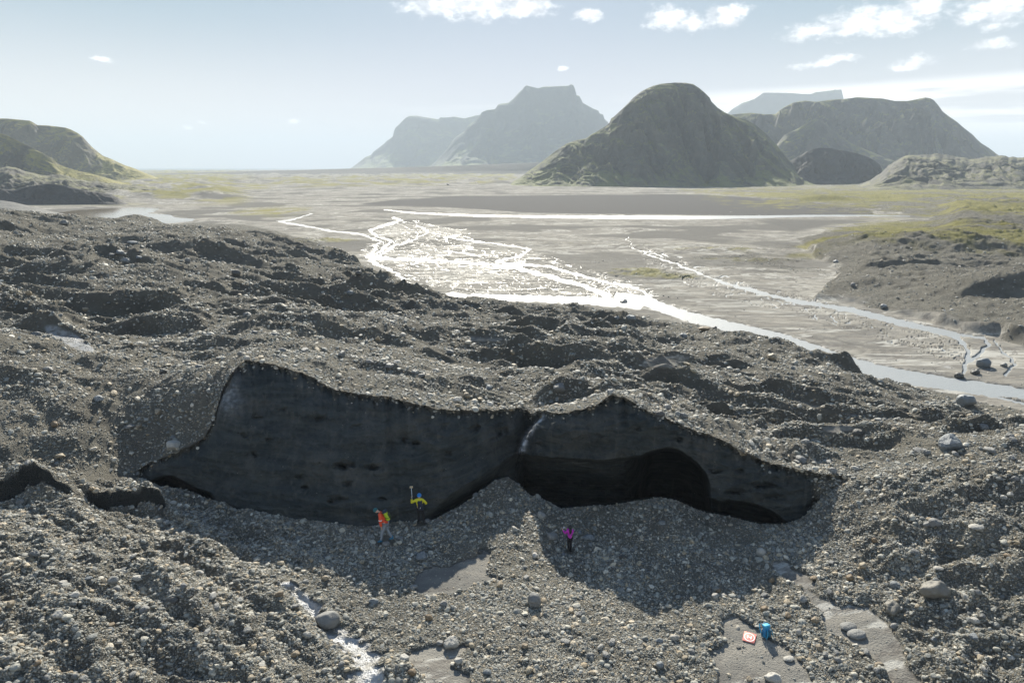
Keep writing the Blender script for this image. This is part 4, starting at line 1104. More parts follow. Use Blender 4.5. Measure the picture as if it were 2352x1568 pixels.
# ------------------------------------------------------------------ people
def skinned(name, nodes, edges, mat, parent, root, sub=2):
    """nodes: {key: (x, y, z, r)}; a tapered body grown over a skeleton, made a plain mesh"""
    keys = list(nodes)
    me = bpy.data.meshes.new(name)
    me.from_pydata([nodes[k][:3] for k in keys], [(keys.index(a), keys.index(b)) for a, b in edges], [])
    tmp = bpy.data.objects.new(name, me); COL.objects.link(tmp)
    tmp.modifiers.new("skin", 'SKIN').use_smooth_shade = True
    sv_ = me.skin_vertices[0].data
    for i, k in enumerate(keys):
        r = nodes[k][3]; r = r if isinstance(r, tuple) else (r, r)
        sv_[i].radius = r; sv_[i].use_root = (k == root)
    ms = tmp.modifiers.new("sub", 'SUBSURF'); ms.levels = sub; ms.render_levels = sub
    dg = bpy.context.evaluated_depsgraph_get(); dg.update()
    out_ = bpy.data.meshes.new_from_object(tmp.evaluated_get(dg))
    bpy.data.objects.remove(tmp)
    for p in out_.polygons: p.use_smooth = True
    out_.materials.clear(); out_.materials.append(mat)
    o = bpy.data.objects.new(name, out_); COL.objects.link(o)
    o.parent = parent
    return o

def blob(name, c, r, mat, parent, seg=20, squash=None):
    bm = bmesh.new(); bmesh.ops.create_uvsphere(bm, u_segments=seg, v_segments=seg // 2 + 2, radius=1)
    for v in bm.verts:
        if squash: squash(v)
        v.co = Vector((v.co.x * r[0] + c[0], v.co.y * r[1] + c[1], v.co.z * r[2] + c[2]))
    me = bpy.data.meshes.new(name); bm.to_mesh(me); bm.free()
    for p in me.polygons: p.use_smooth = True
    me.materials.append(mat)
    o = bpy.data.objects.new(name, me); COL.objects.link(o)
    if parent: o.parent = parent
    return o

skin_m = plain_mat("skin", (.55, .36, .27), .55, 12, .06)
hair_m = plain_mat("dark_hair", (.015, .011, .010), .5, 30, .3)

def fingers(nd, ed, side, palm, wr, curl):
    """five fingers from the palm node; curl = unit vector the fingers point along, then bend"""
    d = (Vector(palm[:3]) - Vector(wr[:3])).normalized()
    c = Vector(curl).normalized()
    lat = d.cross(c)
    if lat.length < .1: lat = Vector((0, 1, 0))
    lat.normalize()
    P0 = Vector(palm[:3])
    for i, (off, ln) in enumerate([(-.030, .062), (-.010, .074), (.010, .070), (.029, .056)]):
        a = P0 + lat * off + d * .035; b = a + (d * .75 + c * .35).normalized() * ln * .5; e = b + (d * .2 + c).normalized() * ln * .5
        for n, q, r in (("a", a, .010), ("b", b, .009), ("c", e, .007)): nd[f"{side}f{i}{n}"] = (*q, r)
        ed += [(f"{side}palm", f"{side}f{i}a"), (f"{side}f{i}a", f"{side}f{i}b"), (f"{side}f{i}b", f"{side}f{i}c")]
    a = P0 - lat * .035 - d * .01; b = a - lat * .025 + d * .02 + c * .015; e = b + d * .03 + c * .015
    for n, q, r in (("a", a, .011), ("b", b, .010), ("c", e, .008)): nd[f"{side}t{n}"] = (*q, r)
    ed += [(f"{side}palm", f"{side}ta"), (f"{side}ta", f"{side}tb"), (f"{side}tb", f"{side}tc")]

def lerp3(a, b, t): return tuple(a[i] + (b[i] - a[i]) * t for i in range(3))

def person(J, face, mats, label, loc, rz, scale, curl=((0, 0, -1), (0, 0, -1)), jacket_len=.10, slim=1.0, hat=None, long_hair=False):
    """J: joint positions (metres, feet near z = 0); face: unit vector the face looks along"""
    root = bpy.data.objects.new("person", None); COL.objects.link(root)
    root.empty_display_size = .3
    thing(root, label, "person")
    s = slim
    nd = {}; ed = []
    def add(k, p, r): nd[k] = (*p, r)
    add("pelvis", J["pelvis"], (.135 * s, .11 * s)); add("waist", lerp3(J["pelvis"], J["chest"], .45), (.12 * s, .10 * s)); add("chest", J["chest"], (.155 * s, .115 * s))
    add("neck", J["neck"], .055); add("jaw", lerp3(J["neck"], J["head"], .55), (.066, .07)); add("head", J["head"], (.084, .096)); 
    hd = (Vector(J["head"]) - Vector(J["neck"])).normalized(); fv = Vector(face).normalized()
    add("crown", tuple(Vector(J["head"]) + hd * .07), (.066, .072))
    lat = hd.cross(fv).normalized()
    add("nose", tuple(Vector(J["head"]) - hd * .02 + fv * .105), .013)
    for k, sg in (("earL", 1), ("earR", -1)): add(k, tuple(Vector(J["head"]) - hd * .015 + lat * sg * .092), .015)
    ed += [("pelvis", "waist"), ("waist", "chest"), ("chest", "neck"), ("neck", "jaw"), ("jaw", "head"), ("head", "crown"), ("head", "nose"), ("head", "earL"), ("head", "earR")]
    for S in "LR":
        add(S + "sh", J[S + "sh"], .062 * s); add(S + "ua", lerp3(J[S + "sh"], J[S + "el"], .4), .052 * s); add(S + "el", J[S + "el"], .042 * s); add(S + "fa", lerp3(J[S + "el"], J[S + "wr"], .35), .041 * s); add(S + "wr", J[S + "wr"], (.030, .024))
        dwr = (Vector(J[S + "wr"]) - Vector(J[S + "el"])).normalized()
        pl = Vector(J[S + "wr"]) + dwr * .065
        add(S + "palm", tuple(pl), (.040, .020))
        fingers(nd, ed, S, (*pl, 0), (*J[S + "wr"], 0), curl[0 if S == "L" else 1])
        ed += [("chest", S + "sh"), (S + "sh", S + "ua"), (S + "ua", S + "el"), (S + "el", S + "fa"), (S + "fa", S + "wr"), (S + "wr", S + "palm")]
        add(S + "hip", J[S + "hip"], .088 * s); add(S + "th", lerp3(J[S + "hip"], J[S + "kn"], .45), .078 * s); add(S + "kn", J[S + "kn"], .056 * s); add(S + "cf", lerp3(J[S + "kn"], J[S + "an"], .3), .057 * s); add(S + "an", J[S + "an"], .038)
        add(S + "toe", J[S + "toe"], (.040, .026))
        ed += [("pelvis", S + "hip"), (S + "hip", S + "th"), (S + "th", S + "kn"), (S + "kn", S + "cf"), (S + "cf", S + "an"), (S + "an", S + "toe")]
    skinned("body", nd, ed, skin_m, root, "pelvis", 2)
    def wear(name, keys, links, grow, mat, rt, extra=None):
        n2 = {k: (*nd[k][:3], tuple((q + grow) for q in (nd[k][3] if isinstance(nd[k][3], tuple) else (nd[k][3],) * 2))) for k in keys}
        if extra: n2.update(extra)
        return skinned(name, n2, links, mat, root, rt, 2)
    tk = ["pelvis", "waist", "chest"] + [S + q for S in "LR" for q in ("sh", "ua", "el", "fa", "wr")]
    hem = tuple(Vector(J["pelvis"]) - (Vector(J["chest"]) - Vector(J["pelvis"])).normalized() * jacket_len)
    wear("jacket", tk, [("hem", "pelvis"), ("pelvis", "waist"), ("waist", "chest"), ("chest", "collar")] + [x for S in "LR" for x in (("chest", S + "sh"), (S + "sh", S + "ua"), (S + "ua", S + "el"), (S + "el", S + "fa"), (S + "fa", S + "wr"))],
         .026, mats["jacket"], "chest", {"hem": (*hem, (.165 * s, .14 * s)), "collar": (*lerp3(J["neck"], J["head"], .18), (.075, .075))})
    lk = [S + q for S in "LR" for q in ("hip", "th", "kn", "cf", "an")] + ["pelvis"]
    wear("trousers", lk, [x for S in "LR" for x in (("pelvis", S + "hip"), (S + "hip", S + "th"), (S + "th", S + "kn"), (S + "kn", S + "cf"), (S + "cf", S + "an"))], .018, mats["trousers"], "pelvis")
    for S in "LR":
        an, toe = Vector(J[S + "an"]), Vector(J[S + "toe"])
        heel = an - (toe - an).normalized() * .06 ; heel.z = toe.z + .01
        top = an + Vector((0, 0, .12))
        skinned("boot", {"top": (*top, .058), "an": (*an, .056), "heel": (*heel, .045), "ball": (*an.lerp(toe, .65), (.055, .045)), "toe": (*toe, (.050, .038))},
                [("top", "an"), ("an", "heel"), ("an", "ball"), ("ball", "toe")], mats["boot"], root, "an", 2)
    for sg in (-1, 1):
        e = Vector(J["head"]) + hd * .012 + fv * .088 + lat * sg * .033
        blob("eye", tuple(e), (.011, .011, .009), mats["eye"], root, 10)
    mo = Vector(J["head"]) - hd * .062 + fv * .084
    blob("mouth", tuple(mo), (.008 + .02 * abs(lat.x), .008 + .02 * abs(lat.y), .007), mats["lip"], root, 10)
    root.location = loc; root.rotation_euler = (0, 0, rz); root.scale = (scale,) * 3
    return root, nd, hd, fv, lat

eye_m = plain_mat("eye_dark", (.02, .015, .01), .3); lip_m = plain_mat("lip", (.40, .16, .13), .5)
base_m = dict(eye=eye_m, lip=lip_m)

def rounded_box(name, size, mat, parent, loc=(0, 0, 0), rot=(0, 0, 0), bev=.03, taper=1.0, bulge=0.0, seg=3):
    bm = bmesh.new(); bmesh.ops.create_cube(bm, size=1)
    for v in bm.verts:
        k = taper if v.co.z > 0 else 1
        v.co = Vector((v.co.x * size[0] * k, v.co.y * size[1] * k, v.co.z * size[2]))
    bmesh.ops.bevel(bm, geom=bm.edges[:], offset=bev, segments=seg, affect='EDGES', profile=.6)
    R_ = Euler(rot).to_matrix()
    for v in bm.verts: v.co = R_ @ v.co + Vector(loc)
    me = bpy.data.meshes.new(name); bm.to_mesh(me); bm.free()
    for p in me.polygons: p.use_smooth = True
    me.materials.append(mat)
    o = bpy.data.objects.new(name, me); COL.objects.link(o)
    if parent: o.parent = parent
    return o

def tube(name, pts, r, mat, parent, n=8, flat=None):
    bm = bmesh.new(); rings = []
    for i, p in enumerate(pts):
        p = Vector(p); a = Vector(pts[max(0, i - 1)]); b = Vector(pts[min(len(pts) - 1, i + 1)])
        d = (b - a).normalized(); u = d.orthogonal().normalized(); w2 = d.cross(u)
        rr = r[i] if isinstance(r, (list, tuple)) else r
        rings.append([bm.verts.new(p + (u * math.cos(q) * (flat or 1) + w2 * math.sin(q)) * rr) for q in [2 * math.pi * j / n for j in range(n)]])
    for A, B in zip(rings, rings[1:]):
        for j in range(n): bm.faces.new((A[j], A[(j + 1) % n], B[(j + 1) % n], B[j]))
    bm.faces.new(rings[0][::-1]); bm.faces.new(rings[-1])
    me = bpy.data.meshes.new(name); bm.to_mesh(me); bm.free()
    for p in me.polygons: p.use_smooth = True
    me.materials.append(mat)
    o = bpy.data.objects.new(name, me); COL.objects.link(o)
    if parent: o.parent = parent
    return o

def backpack(label, mats, M4, scale=1.0, detail=None):
    """pack with its back towards +Y of the wearer frame; M4 places it"""
    root = bpy.data.objects.new("backpack", None); COL.objects.link(root); thing(root, label, "backpack")
    rounded_box("pack_body", (.30, .20, .46), mats["body"], root, (0, 0, .23), bev=.07, taper=.86)
    rounded_box("top_lid", (.27, .21, .10), mats["lid"], root, (0, -.005, .47), bev=.04)
    rounded_box("front_pocket", (.22, .07, .26), mats["pocket"], root, (0, -.115, .18), bev=.03)
    for sg in (-1, 1):
        tube("shoulder_strap", [(sg * .08, .10, .44), (sg * .09, .17, .50), (sg * .10, .25, .44), (sg * .10, .26, .30), (sg * .11, .18, .12), (sg * .11, .10, .06)], .018, mats["strap"], root, flat=.5)
        tube("side_strap", [(sg * .155, -.08, .12), (sg * .162, 0, .16), (sg * .152, .08, .20)], .010, mats["strap"], root)
    tube("front_strap", [(-.07, -.155, .06), (-.07, -.160, .30), (-.06, -.125, .46)], .009, mats["strap"], root)
    root.matrix_world = M4 @ Matrix.Scale(scale, 4)
    return root

def ground_z(x, y):
    return float(near_height(np.array([x]), np.array([y]))[0])

# --- orange-clad person: walking left, bent forward, looking at the ground
x0, y0, z0 = hit(884, 1243)
clear_at(x0, y0, .55)
mo = dict(base_m, jacket=plain_mat("orange_shell", (.80, .085, .025), .6, 9, .12), trousers=plain_mat("grey_trousers", (.26, .29, .32), .8, 9, .15), boot=plain_mat("blue_boots", (.03, .16, .26), .5, 10, .2))
J = dict(pelvis=(.06, 0, .98), chest=(-.10, 0, 1.34), neck=(-.20, 0, 1.52), head=(-.31, -.02, 1.62),
         Lsh=(-.13, -.19, 1.43), Lel=(-.13, -.25, 1.14), Lwr=(-.10, -.22, .90), Rsh=(-.14, .19, 1.43), Rel=(-.02, .26, 1.16), Rwr=(-.14, .24, .96),
         Lhip=(.05, -.10, .93), Lkn=(-.10, -.12, .52), Lan=(-.16, -.12, .10), Ltoe=(-.34, -.13, .045), Rhip=(.07, .10, .93), Rkn=(.15, .10, .50), Ran=(.34, .10, .14), Rtoe=(.20, .09, .05))
SCO = 1.15
man, nd1, hd, fv, lat = person(J, (-.75, -.15, -.62), mo, "person in orange-red jacket and teal beanie walking bent forward below the ice wall", (x0, y0, z0), 0.05, SCO, jacket_len=.16)
beanie = plain_mat("teal_knit", (.025, .15, .17), .95, 30, .3)
hc = Vector(J["head"]) + hd * .055
def capsq(v):
    if v.co.z < -.15: v.co.z = -.15 + (v.co.z + .15) * .1
b_ = blob("beanie", (0, 0, 0), (.112, .112, .12), beanie, man, 24, capsq)
b_.matrix_local = Matrix.Translation(hc) @ hd.to_track_quat('Z', 'Y').to_matrix().to_4x4()
wh = plain_mat("reflective_white", (.8, .8, .8), .4)
a = Vector(J["Lsh"]).lerp(Vector(J["Lel"]), .62); bq = Vector(J["Lsh"]).lerp(Vector(J["Lel"]), .75)
tube("sleeve_band", [a, bq], .0835, wh, man, 14)
blob("neck_scarf", tuple(Vector(J["neck"]) + Vector((-.05, 0, .02))), (.075, .075, .07), plain_mat("dark_scarf", (.02, .02, .025), .9), man, 14)
up_ = (Vector(J["chest"]) - Vector(J["pelvis"])).normalized(); bk = Vector((up_.z, 0, -up_.x))       # away from the back = +x side
lime = plain_mat("lime_fabric", (.42, .55, .02), .7, 9, .15); slate = plain_mat("slate_fabric", (.03, .045, .07), .7, 9, .2); blackf = plain_mat("black_strap", (.012, .012, .014), .8)
Rm = Matrix((Vector((0, 1, 0)), -bk, up_)).transposed()
Rm = Matrix((( -bk).cross(up_), -bk, up_)).transposed()
Mw = Matrix.Translation(Vector((x0, y0, z0))) @ Matrix.Rotation(.05, 4, 'Z') @ Matrix.Scale(SCO, 4)
backpack("lime green and dark backpack worn by the orange-clad person", dict(body=lime, lid=slate, pocket=plain_mat("dark_olive_mesh", (.05, .07, .02), .8), strap=blackf),
         Mw @ Matrix.Translation(Vector(J["pelvis"]) + bk * .235 + up_ * .08) @ Rm.to_4x4(), .98)

# --- yellow-clad person: back to us, left arm raised with a long-handled tool
x1, y1, z1 = hit(968, 1206)
y1 += .1
z1 = ground_z(x1, y1)
my = dict(base_m, jacket=plain_mat("yellow_shell", (.72, .64, .02), .6, 9, .10), trousers=plain_mat("black_trousers", (.012, .012, .014), .8, 9, .2), boot=plain_mat("dark_boots", (.02, .02, .02), .6))
J = dict(pelvis=(-.06, 0, 1.0), chest=(-.09, .03, 1.38), neck=(-.09, .05, 1.56), head=(-.09, .08, 1.68),
         Lsh=(-.28, .03, 1.47), Lel=(-.52, .02, 1.30), Lwr=(-.50, .06, 1.54), Rsh=(.11, .03, 1.47), Rel=(.29, .06, 1.26), Rwr=(.22, .26, 1.14),
         Lhip=(-.15, .0, .95), Lkn=(-.14, .05, .52), Lan=(-.20, .02, .10), Ltoe=(-.22, .20, .045), Rhip=(.03, .0, .95), Rkn=(.11, .05, .52), Ran=(.17, -.04, .12), Rtoe=(.19, .14, .045))
clear_at(x1, y1, .3)
SCY = 1.03
yel, nd2, hd, fv, lat = person(J, (.05, .95, .1), my, "person in yellow jacket and blue helmet with one arm raised at the wall", (x1, y1, z1), 0.0, SCY, curl=((.3, 0, 1), (0, 0, -1)), jacket_len=.12)
helm = plain_mat("blue_helmet_shell", (.01, .22, .62), .35)
def hs(v):
    if v.co.z < -.1: v.co.z = -.1 + (v.co.z + .1) * .25
h_ = blob("helmet", (0, 0, 0), (.125, .145, .14), helm, yel, 28, hs)
h_.location = Vector(J["head"]) + Vector((0, -.005, .035))
for k in range(3):
    tube("vent", [tuple(Vector(J["head"]) + Vector((-.06 + .06 * k, -.118 + .01 * abs(k - 1), .10 - .0 * k))), tuple(Vector(J["head"]) + Vector((-.05 + .05 * k, -.095, .145)))], .012, blackf, yel, 6)
for S in "LR":
    p_ = nd2[S + "palm"]; w_ = nd2[S + "wr"]
    skinned("glove", {"cuff": (*lerp3(w_, p_, -.5), .044), "wr": (*w_[:3], .038), "palm": (*p_[:3], (.050, .032)), "tip": (*(Vector(p_[:3]) + (Vector(p_[:3]) - Vector(w_[:3])).normalized() * .06), (.042, .030)),
                      "thumb": (*(Vector(p_[:3]) + Vector((.05, 0, .03))), .018)}, [("cuff", "wr"), ("wr", "palm"), ("palm", "tip"), ("palm", "thumb")], blackf, yel, "wr")
navy = plain_mat("navy_fabric", (.012, .018, .05), .7, 9, .2)
Mw = Matrix.Translation(Vector((x1, y1, z1))) @ Matrix.Scale(SCY, 4)
up_ = (Vector(J["chest"]) - Vector(J["pelvis"])).normalized()
bp = backpack("navy backpack with a small white mark worn by the yellow-clad person", dict(body=navy, lid=navy, pocket=plain_mat("dark_navy_pocket", (.01, .012, .03), .7), strap=blackf),
         Mw @ Matrix.Translation(Vector((.03, -.235, 1.02))) @ Matrix.Rotation(-.12, 4, 'Y'), .95)
for k, dz in enumerate((.22, .17)):
    rounded_box("white_mark", (.035, .006, .035), wh, bp, (.015 - .02 * k, -.153, dz), bev=.002, seg=1)
# long-handled tool in the raised hand
tool = bpy.data.objects.new("mallet", None); COL.objects.link(tool)
thing(tool, "long pale-headed mallet held upright in the raised hand of the yellow-clad person", "tool")
hp = Vector(nd2["Lpalm"][:3]) + Vector((.012, -.03, 0))
alu = plain_mat("pale_metal", (.55, .62, .68), .35, metal=.3); wood = plain_mat("pale_wood", (.62, .48, .28), .6, 10, .15)
tube("handle", [hp + Vector((0, 0, -.20)), hp + Vector((-.005, 0, .20)), hp + Vector((-.02, 0, .62))], .017, alu, tool, 10)
rounded_box("mallet_head", (.17, .09, .085), wood, tool, tuple(hp + Vector((-.02, 0, .64))), bev=.015)
tool.matrix_world = Mw

# --- pink-clad person: seen from behind, both hands up in front holding a phone to the left
x2, y2, z2 = hit(1308, 1268)
clear_at(x2, y2, .3)
mp = dict(base_m, jacket=plain_mat("magenta_fleece", (.50, .03, .42), .8, 9, .12), trousers=plain_mat("black_leggings", (.010, .009, .010), .8), boot=plain_mat("black_shoes", (.015, .015, .016), .6))
J = dict(pelvis=(0, 0, .93), chest=(.01, .02, 1.25), neck=(.01, .03, 1.40), head=(.0, .05, 1.50),
         Lsh=(-.14, .03, 1.33), Lel=(-.24, .10, 1.09), Lwr=(-.37, .22, 1.25), Rsh=(.16, .02, 1.33), Rel=(.20, .20, 1.16), Rwr=(-.14, .30, 1.28),
         Lhip=(-.08, 0, .88), Lkn=(-.07, .03, .48), Lan=(-.05, .0, .09), Ltoe=(-.08, .17, .04), Rhip=(.08, 0, .88), Rkn=(.07, .03, .48), Ran=(.08, .0, .09), Rtoe=(.10, .17, .04))
pk, nd3, hd, fv, lat = person(J, (-.6, .78, -.1), mp, "dark-haired person in pink jacket and black leggings photographing the wall", (x2, y2, z2), 0.0, 1.0, curl=((.3, .2, .8), (-.3, .2, .8)), jacket_len=.10, slim=.86)
hr = blob("hair", tuple(Vector(J["head"]) + Vector((.005, -.02, .02))), (.103, .112, .125), hair_m, pk, 20)
tube("hair_length", [tuple(Vector(J["head"]) + Vector((.01, -.07, .04))), tuple(Vector(J["head"]) + Vector((.02, -.115, -.10))), tuple(Vector(J["head"]) + Vector((.02, -.135, -.24))), tuple(Vector(J["head"]) + Vector((.0, -.13, -.36)))], [.075, .08, .065, .03], hair_m, pk, 12)
ph = rounded_box("phone", (.15, .012, .075), plain_mat("pale_phone_case", (.55, .65, .75), .3), None, bev=.005, seg=2)
ph.location = Vector((x2, y2, z2)) + (Vector(nd3["Lpalm"][:3]) + Vector(nd3["Rpalm"][:3])) / 2 + Vector((0, .01, .05)); ph.rotation_euler = (0, 0, .5)
thing(ph, "small pale phone held up in both hands by the pink-clad person", "phone")

# --- landing pad and backpack on the silt
x3, y3, z3 = hit(1721, 1465)
pad = bpy.data.objects.new("landing_pad", None); COL.objects.link(pad)
thing(pad, "small salmon-red drone landing pad with a white ringed letter H lying on the silt", "landing pad")
sal = plain_mat("salmon_fabric", (.80, .25, .20), .7, 6, .05); whp = plain_mat("white_print", (.85, .82, .80), .7)
rounded_box("mat_sheet", (.52, .62, .012), sal, pad, (0, 0, .006), bev=.004, seg=1)
def ring(name, r0, r1, z, mat, parent, n=48, sy=1.0):
    bm = bmesh.new(); A = []; B = []; C_ = []; D_ = []
    for j in range(n):
        q = 2 * math.pi * j / n; c, s_ = math.cos(q), math.sin(q) * sy
        A.append(bm.verts.new((c * r0, s_ * r0, z))); B.append(bm.verts.new((c * r1, s_ * r1, z)))
        C_.append(bm.verts.new((c * r1, s_ * r1, z - .003))); D_.append(bm.verts.new((c * r0, s_ * r0, z - .003)))
    for j in range(n):
        k = (j + 1) % n
        bm.faces.new((A[j], B[j], B[k], A[k])); bm.faces.new((B[j], C_[j], C_[k], B[k])); bm.faces.new((D_[j], A[j], A[k], D_[k]))
    me = bpy.data.meshes.new(name); bm.to_mesh(me); bm.free(); me.materials.append(mat)
    o = bpy.data.objects.new(name, me); COL.objects.link(o); o.parent = parent
    return o
ring("white_ring", .195, .228, .0158, whp, pad, sy=1.15)
# the letter
bm = bmesh.new()
pts = [(-.095,-.11),(-.055,-.11),(-.055,-.02),(.055,-.02),(.055,-.11),(.095,-.11),(.095,.11),(.055,.11),(.055,.02),(-.055,.02),(-.055,.11),(-.095,.11)]
f = bm.faces.new([bm.verts.new((a_, b_2, .013)) for a_, b_2 in pts])
ex = bmesh.ops.extrude_face_region(bm, geom=[f]); bmesh.ops.translate(bm, vec=(0, 0, .0028), verts=[v for v in ex["geom"] if isinstance(v, bmesh.types.BMVert)])
me = bpy.data.meshes.new("letter_h"); bm.to_mesh(me); bm.free(); me.materials.append(whp)
lo = bpy.data.objects.new("letter_h", me); COL.objects.link(lo); lo.parent = pad
e = .35
nx = (ground_z(x3 + e, y3) - ground_z(x3 - e, y3)) / (2 * e); ny = (ground_z(x3, y3 + e) - ground_z(x3, y3 - e)) / (2 * e)
nrm = Vector((-nx, -ny, 1)).normalized()
pad.rotation_euler = (nrm.to_track_quat('Z', 'Y').to_matrix() @ Matrix.Rotation(-.12, 3, 'Z')).to_euler()
pad.location = (x3, y3, z3 + .035)
clear_at(x3, y3, .55)

x4, y4, z4 = hit(1760, 1463)
clear_at(x4, y4, .28)
bl = plain_mat("blue_pack_fabric", (.012, .22, .46), .6, 9, .25); bl2 = plain_mat("light_blue_pack_fabric", (.03, .38, .62), .6, 9, .2); tealp = plain_mat("teal_pack_fabric", (.01, .12, .20), .65, 9, .2)
gp = backpack("bright blue backpack standing on the silt beside the landing pad", dict(body=bl, lid=bl2, pocket=tealp, strap=bl2), Matrix.Translation((x4, y4, z4 - .02)) @ Matrix.Rotation(.35, 4, 'Z') @ Matrix.Rotation(-.15, 4, 'X'), 1.15)
for k, (q, c) in enumerate([((-.05, -.16, .30), (-.16, -.20, .02)), ((.08, -.13, .42), (.20, -.16, .05))]):
    tube("loose_strap", [q, tuple((Vector(q) + Vector(c)) / 2 + Vector((0, -.03, .04))), c], .012, bl2, gp)
blob("side_bottle", (-.20, 0, .16), (.04, .04, .12), tealp, gp, 14)
print("things", round(time.time() - T0, 1))
stuff_points("gravel", PP, SS, "loose grey and tan stones strewn over the moraine and the valley floor")
# ------------------------------------------------------------------ sky, sun, air
SUN_EL = math.radians(33.0); SUN_AZ = math.radians(-1.5)      # azimuth measured from straight ahead, + to the right
w = bpy.data.worlds.new("World"); SC.world = w; w.use_nodes = True
nt = w.node_tree
for n in list(nt.nodes): nt.nodes.remove(n)
g = N(nt)
out = nt.nodes.new("ShaderNodeOutputWorld"); bg = nt.nodes.new("ShaderNodeBackground")
sky = nt.nodes.new("ShaderNodeTexSky"); sky.sky_type = 'NISHITA'; sky.sun_disc = False
sky.sun_elevation = SUN_EL; sky.sun_rotation = SUN_AZ
sky.air_density = 1.0; sky.dust_density = .4; sky.ozone_density = 1.0
tc = nt.nodes.new("ShaderNodeTexCoord").outputs["Generated"]
sx = nt.nodes.new("ShaderNodeSeparateXYZ"); nt.links.new(tc, sx.inputs[0])
az = g.math('ARCTAN2', sx.outputs[0], sx.outputs[1]); el = g.math('ARCSINE', sx.outputs[2])
cmb = nt.nodes.new("ShaderNodeCombineXYZ"); nt.links.new(az, cmb.inputs[0]); nt.links.new(el, cmb.inputs[1])
ae = cmb.outputs[0]
wa = g.noise(g.mapv(ae, (1, 1.6, 1)), 22, 6, .62, 0, "Color")
sw = nt.nodes.new("ShaderNodeSeparateXYZ"); nt.links.new(wa, sw.inputs[0])
fluff = g.noise(g.mapv(ae, (1, 1.7, 1)), 55, 7, .62)
azw = g.math('ADD', az, g.math('MULTIPLY', g.math('SUBTRACT', sw.outputs[0], .5), .045))
elw = g.math('ADD', el, g.math('MULTIPLY', g.math('SUBTRACT', sw.outputs[1], .5), .022))
CL = [(1020,20,90,20),(1110,10,110,34),(1205,20,62,22),(1352,34,32,13),(1370,33,18,12),(1540,44,58,24),(1590,52,40,20),(1665,40,36,22),(1692,28,32,16),(1880,72,80,17),(1975,50,85,32),(2060,48,75,34),(2120,18,66,36),
      (2230,42,46,16),(2290,22,80,40),(2250,104,45,11),(2290,97,34,13),(2075,152,48,9),(2105,143,46,13),(1925,134,46,10),(1860,150,48,9),(1890,146,30,11),(232,136,30,6),(675,284,17,8),(1294,160,15,5),(458,284,14,4),(424,294,9,3)]
acc = None
for (a, b, wx_, wy_) in [(p, q, r_ * 1.22, s_ * 1.3) for p, q, r_, s_ in CL]:
    d = float(depv(b)); t = float(tanaz(a, d)); A0 = math.atan(t); E0 = math.atan(-d * math.cos(A0))
    d2 = float(depv(b - wy_)); E2 = math.atan(-d2 * math.cos(A0)); A2 = math.atan(float(tanaz(a + wx_, d)))
    ex = g.math('DIVIDE', g.math('SUBTRACT', azw, A0), max(A2 - A0, 1e-4)); ey = g.math('DIVIDE', g.math('SUBTRACT', elw, E0), max(E2 - E0, 1e-4))
    r = g.math('SUBTRACT', 1.0, g.math('SQRT', g.math('ADD', g.math('MULTIPLY', ex, ex), g.math('MULTIPLY', ey, ey))))
    acc = r if acc is None else g.math('MAXIMUM', acc, r)
cm = g.ss(g.math('ADD', acc, g.math('MULTIPLY', g.math('SUBTRACT', fluff, .5), 1.9)), -.10, .85)
# thin streaked sheet on the right, low over the hills
st = g.noise(g.mapv(ae, (1.2, 16, 1), (0, 0, -.05)), 3.0, 6, .6)
elr = g.math('SUBTRACT', el, g.math('MULTIPLY', az, .085))
band = g.math('MULTIPLY', g.ss(el, .0, .05), g.math('SUBTRACT', 1.0, g.ss(g.math('SUBTRACT', el, g.math('MULTIPLY', az, .02)), .080, .096)))
band = g.math('MULTIPLY', band, g.ss(az, .10, .36))
band = g.math('MULTIPLY', band, g.ss(st, .36, .52))
band2 = g.math('MULTIPLY', g.math('MULTIPLY', g.ss(el, .025, .045), g.math('SUBTRACT', 1.0, g.ss(el, .075, .10))), g.math('MULTIPLY', g.math('MULTIPLY', g.ss(st, .46, .66), g.ss(az, -.35, .2)), .30))
CLOUDCOL = (1.0, 1.0, 1.0)
hz = g.math('POWER', g.math('SUBTRACT', 1.0, g.math('ABSOLUTE', sx.outputs[2])), 7.0)
SKY_STR = .06
c0 = sky.outputs[0]
KS = 1 / (2 ** 1.12 * SKY_STR)
cloud_v = g.mix(g.ss(g.noise(g.mapv(ae, (1, 1.7, 1), (0, 0, 0), (0, .012, 0)), 40, 5, .6), .38, .58), tuple(x * KS * 1.0 for x in (.93, .96, 1.02)), tuple(x * KS * 1.7 for x in (1.0, 1.0, 1.0)))
lowg = g.mix(g.ss(el, .0, .22), tuple(x * KS for x in (1.02, .95, .95)), tuple(x * KS for x in (.33, .48, .60)))
lowg = g.mix(g.math('MULTIPLY', g.math('MULTIPLY', g.math('SUBTRACT', 1.0, g.ss(g.math('ABSOLUTE', az), .0, .5)), g.ss(el, .02, .1)), .35), lowg, tuple(x * KS for x in (.66, .66, .84)))
thin = g.mix(g.ss(el, .26, .60), lowg, g.mix(1.0, c0, (.86, 1.04, 1.16), 'MULTIPLY'))
c1 = g.mix(g.math('MAXIMUM', g.math('MULTIPLY', band, .75), band2), thin, tuple(x * KS for x in (1.9, 1.82, 1.78)))
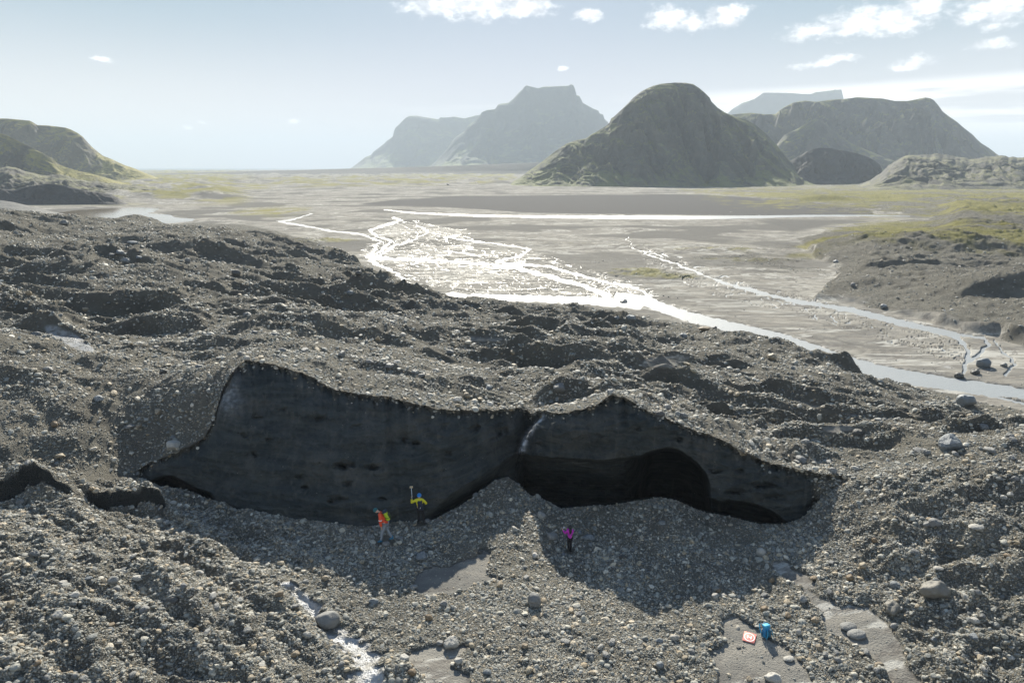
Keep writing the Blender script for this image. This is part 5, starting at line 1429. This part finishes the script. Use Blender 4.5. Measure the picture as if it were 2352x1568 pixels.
c1 = g.mix(g.math('MULTIPLY', cm, .95), c1, cloud_v)
nt.links.new(c1, bg.inputs[0]); bg.inputs[1].default_value = SKY_STR
nt.links.new(bg.outputs[0], out.inputs[0])

sd = bpy.data.lights.new("sun", 'SUN'); sun = bpy.data.objects.new("sun", sd); COL.objects.link(sun)
sd.energy = 5.0; sd.angle = math.radians(.5); sd.color = (1, .935, .81)
ds = Vector((math.sin(SUN_AZ) * math.cos(SUN_EL), math.cos(SUN_AZ) * math.cos(SUN_EL), math.sin(SUN_EL)))
sun.rotation_euler = ds.to_track_quat('Z', 'Y').to_euler(); sun.location = ds * 500

# air
HAZE = True
if HAZE:
    bm = bmesh.new(); bmesh.ops.create_cube(bm, size=1)
    for v in bm.verts:
        v.co = Vector((v.co.x * 60000, v.co.y * 33000 , -10.5 if v.co.z < 0 else 620))
    me = bpy.data.meshes.new("haze"); bm.to_mesh(me); bm.free()
    hz_o = bpy.data.objects.new("haze", me); COL.objects.link(hz_o)
    kind(hz_o, "stuff", "pale bluish air haze over the plain")
    m = bpy.data.materials.new("haze_air"); m.use_nodes = True; t_ = m.node_tree
    for n in list(t_.nodes): t_.nodes.remove(n)
    o_ = t_.nodes.new("ShaderNodeOutputMaterial"); pv = t_.nodes.new("ShaderNodeVolumePrincipled")
    pv.inputs["Color"].default_value = (.70, .79, .87, 1); pv.inputs["Density"].default_value = 1.6e-4; pv.inputs["Anisotropy"].default_value = .0
    t_.links.new(pv.outputs[0], o_.inputs["Volume"]); me.materials.append(m)

SC.render.engine = 'CYCLES'
cy = SC.cycles
cy.use_denoising = True
try: cy.denoiser = 'OPENIMAGEDENOISE'
except Exception: pass
cy.max_bounces = 5; cy.diffuse_bounces = 3; cy.glossy_bounces = 2; cy.volume_bounces = 1; cy.transmission_bounces = 2; cy.transparent_max_bounces = 4
cy.sample_clamp_indirect = 6.0
SC.view_settings.view_transform = 'Standard'; SC.view_settings.look = 'None'
SC.view_settings.exposure = 1.15; SC.view_settings.gamma = 1
print("scene built", round(time.time() - T0, 1))
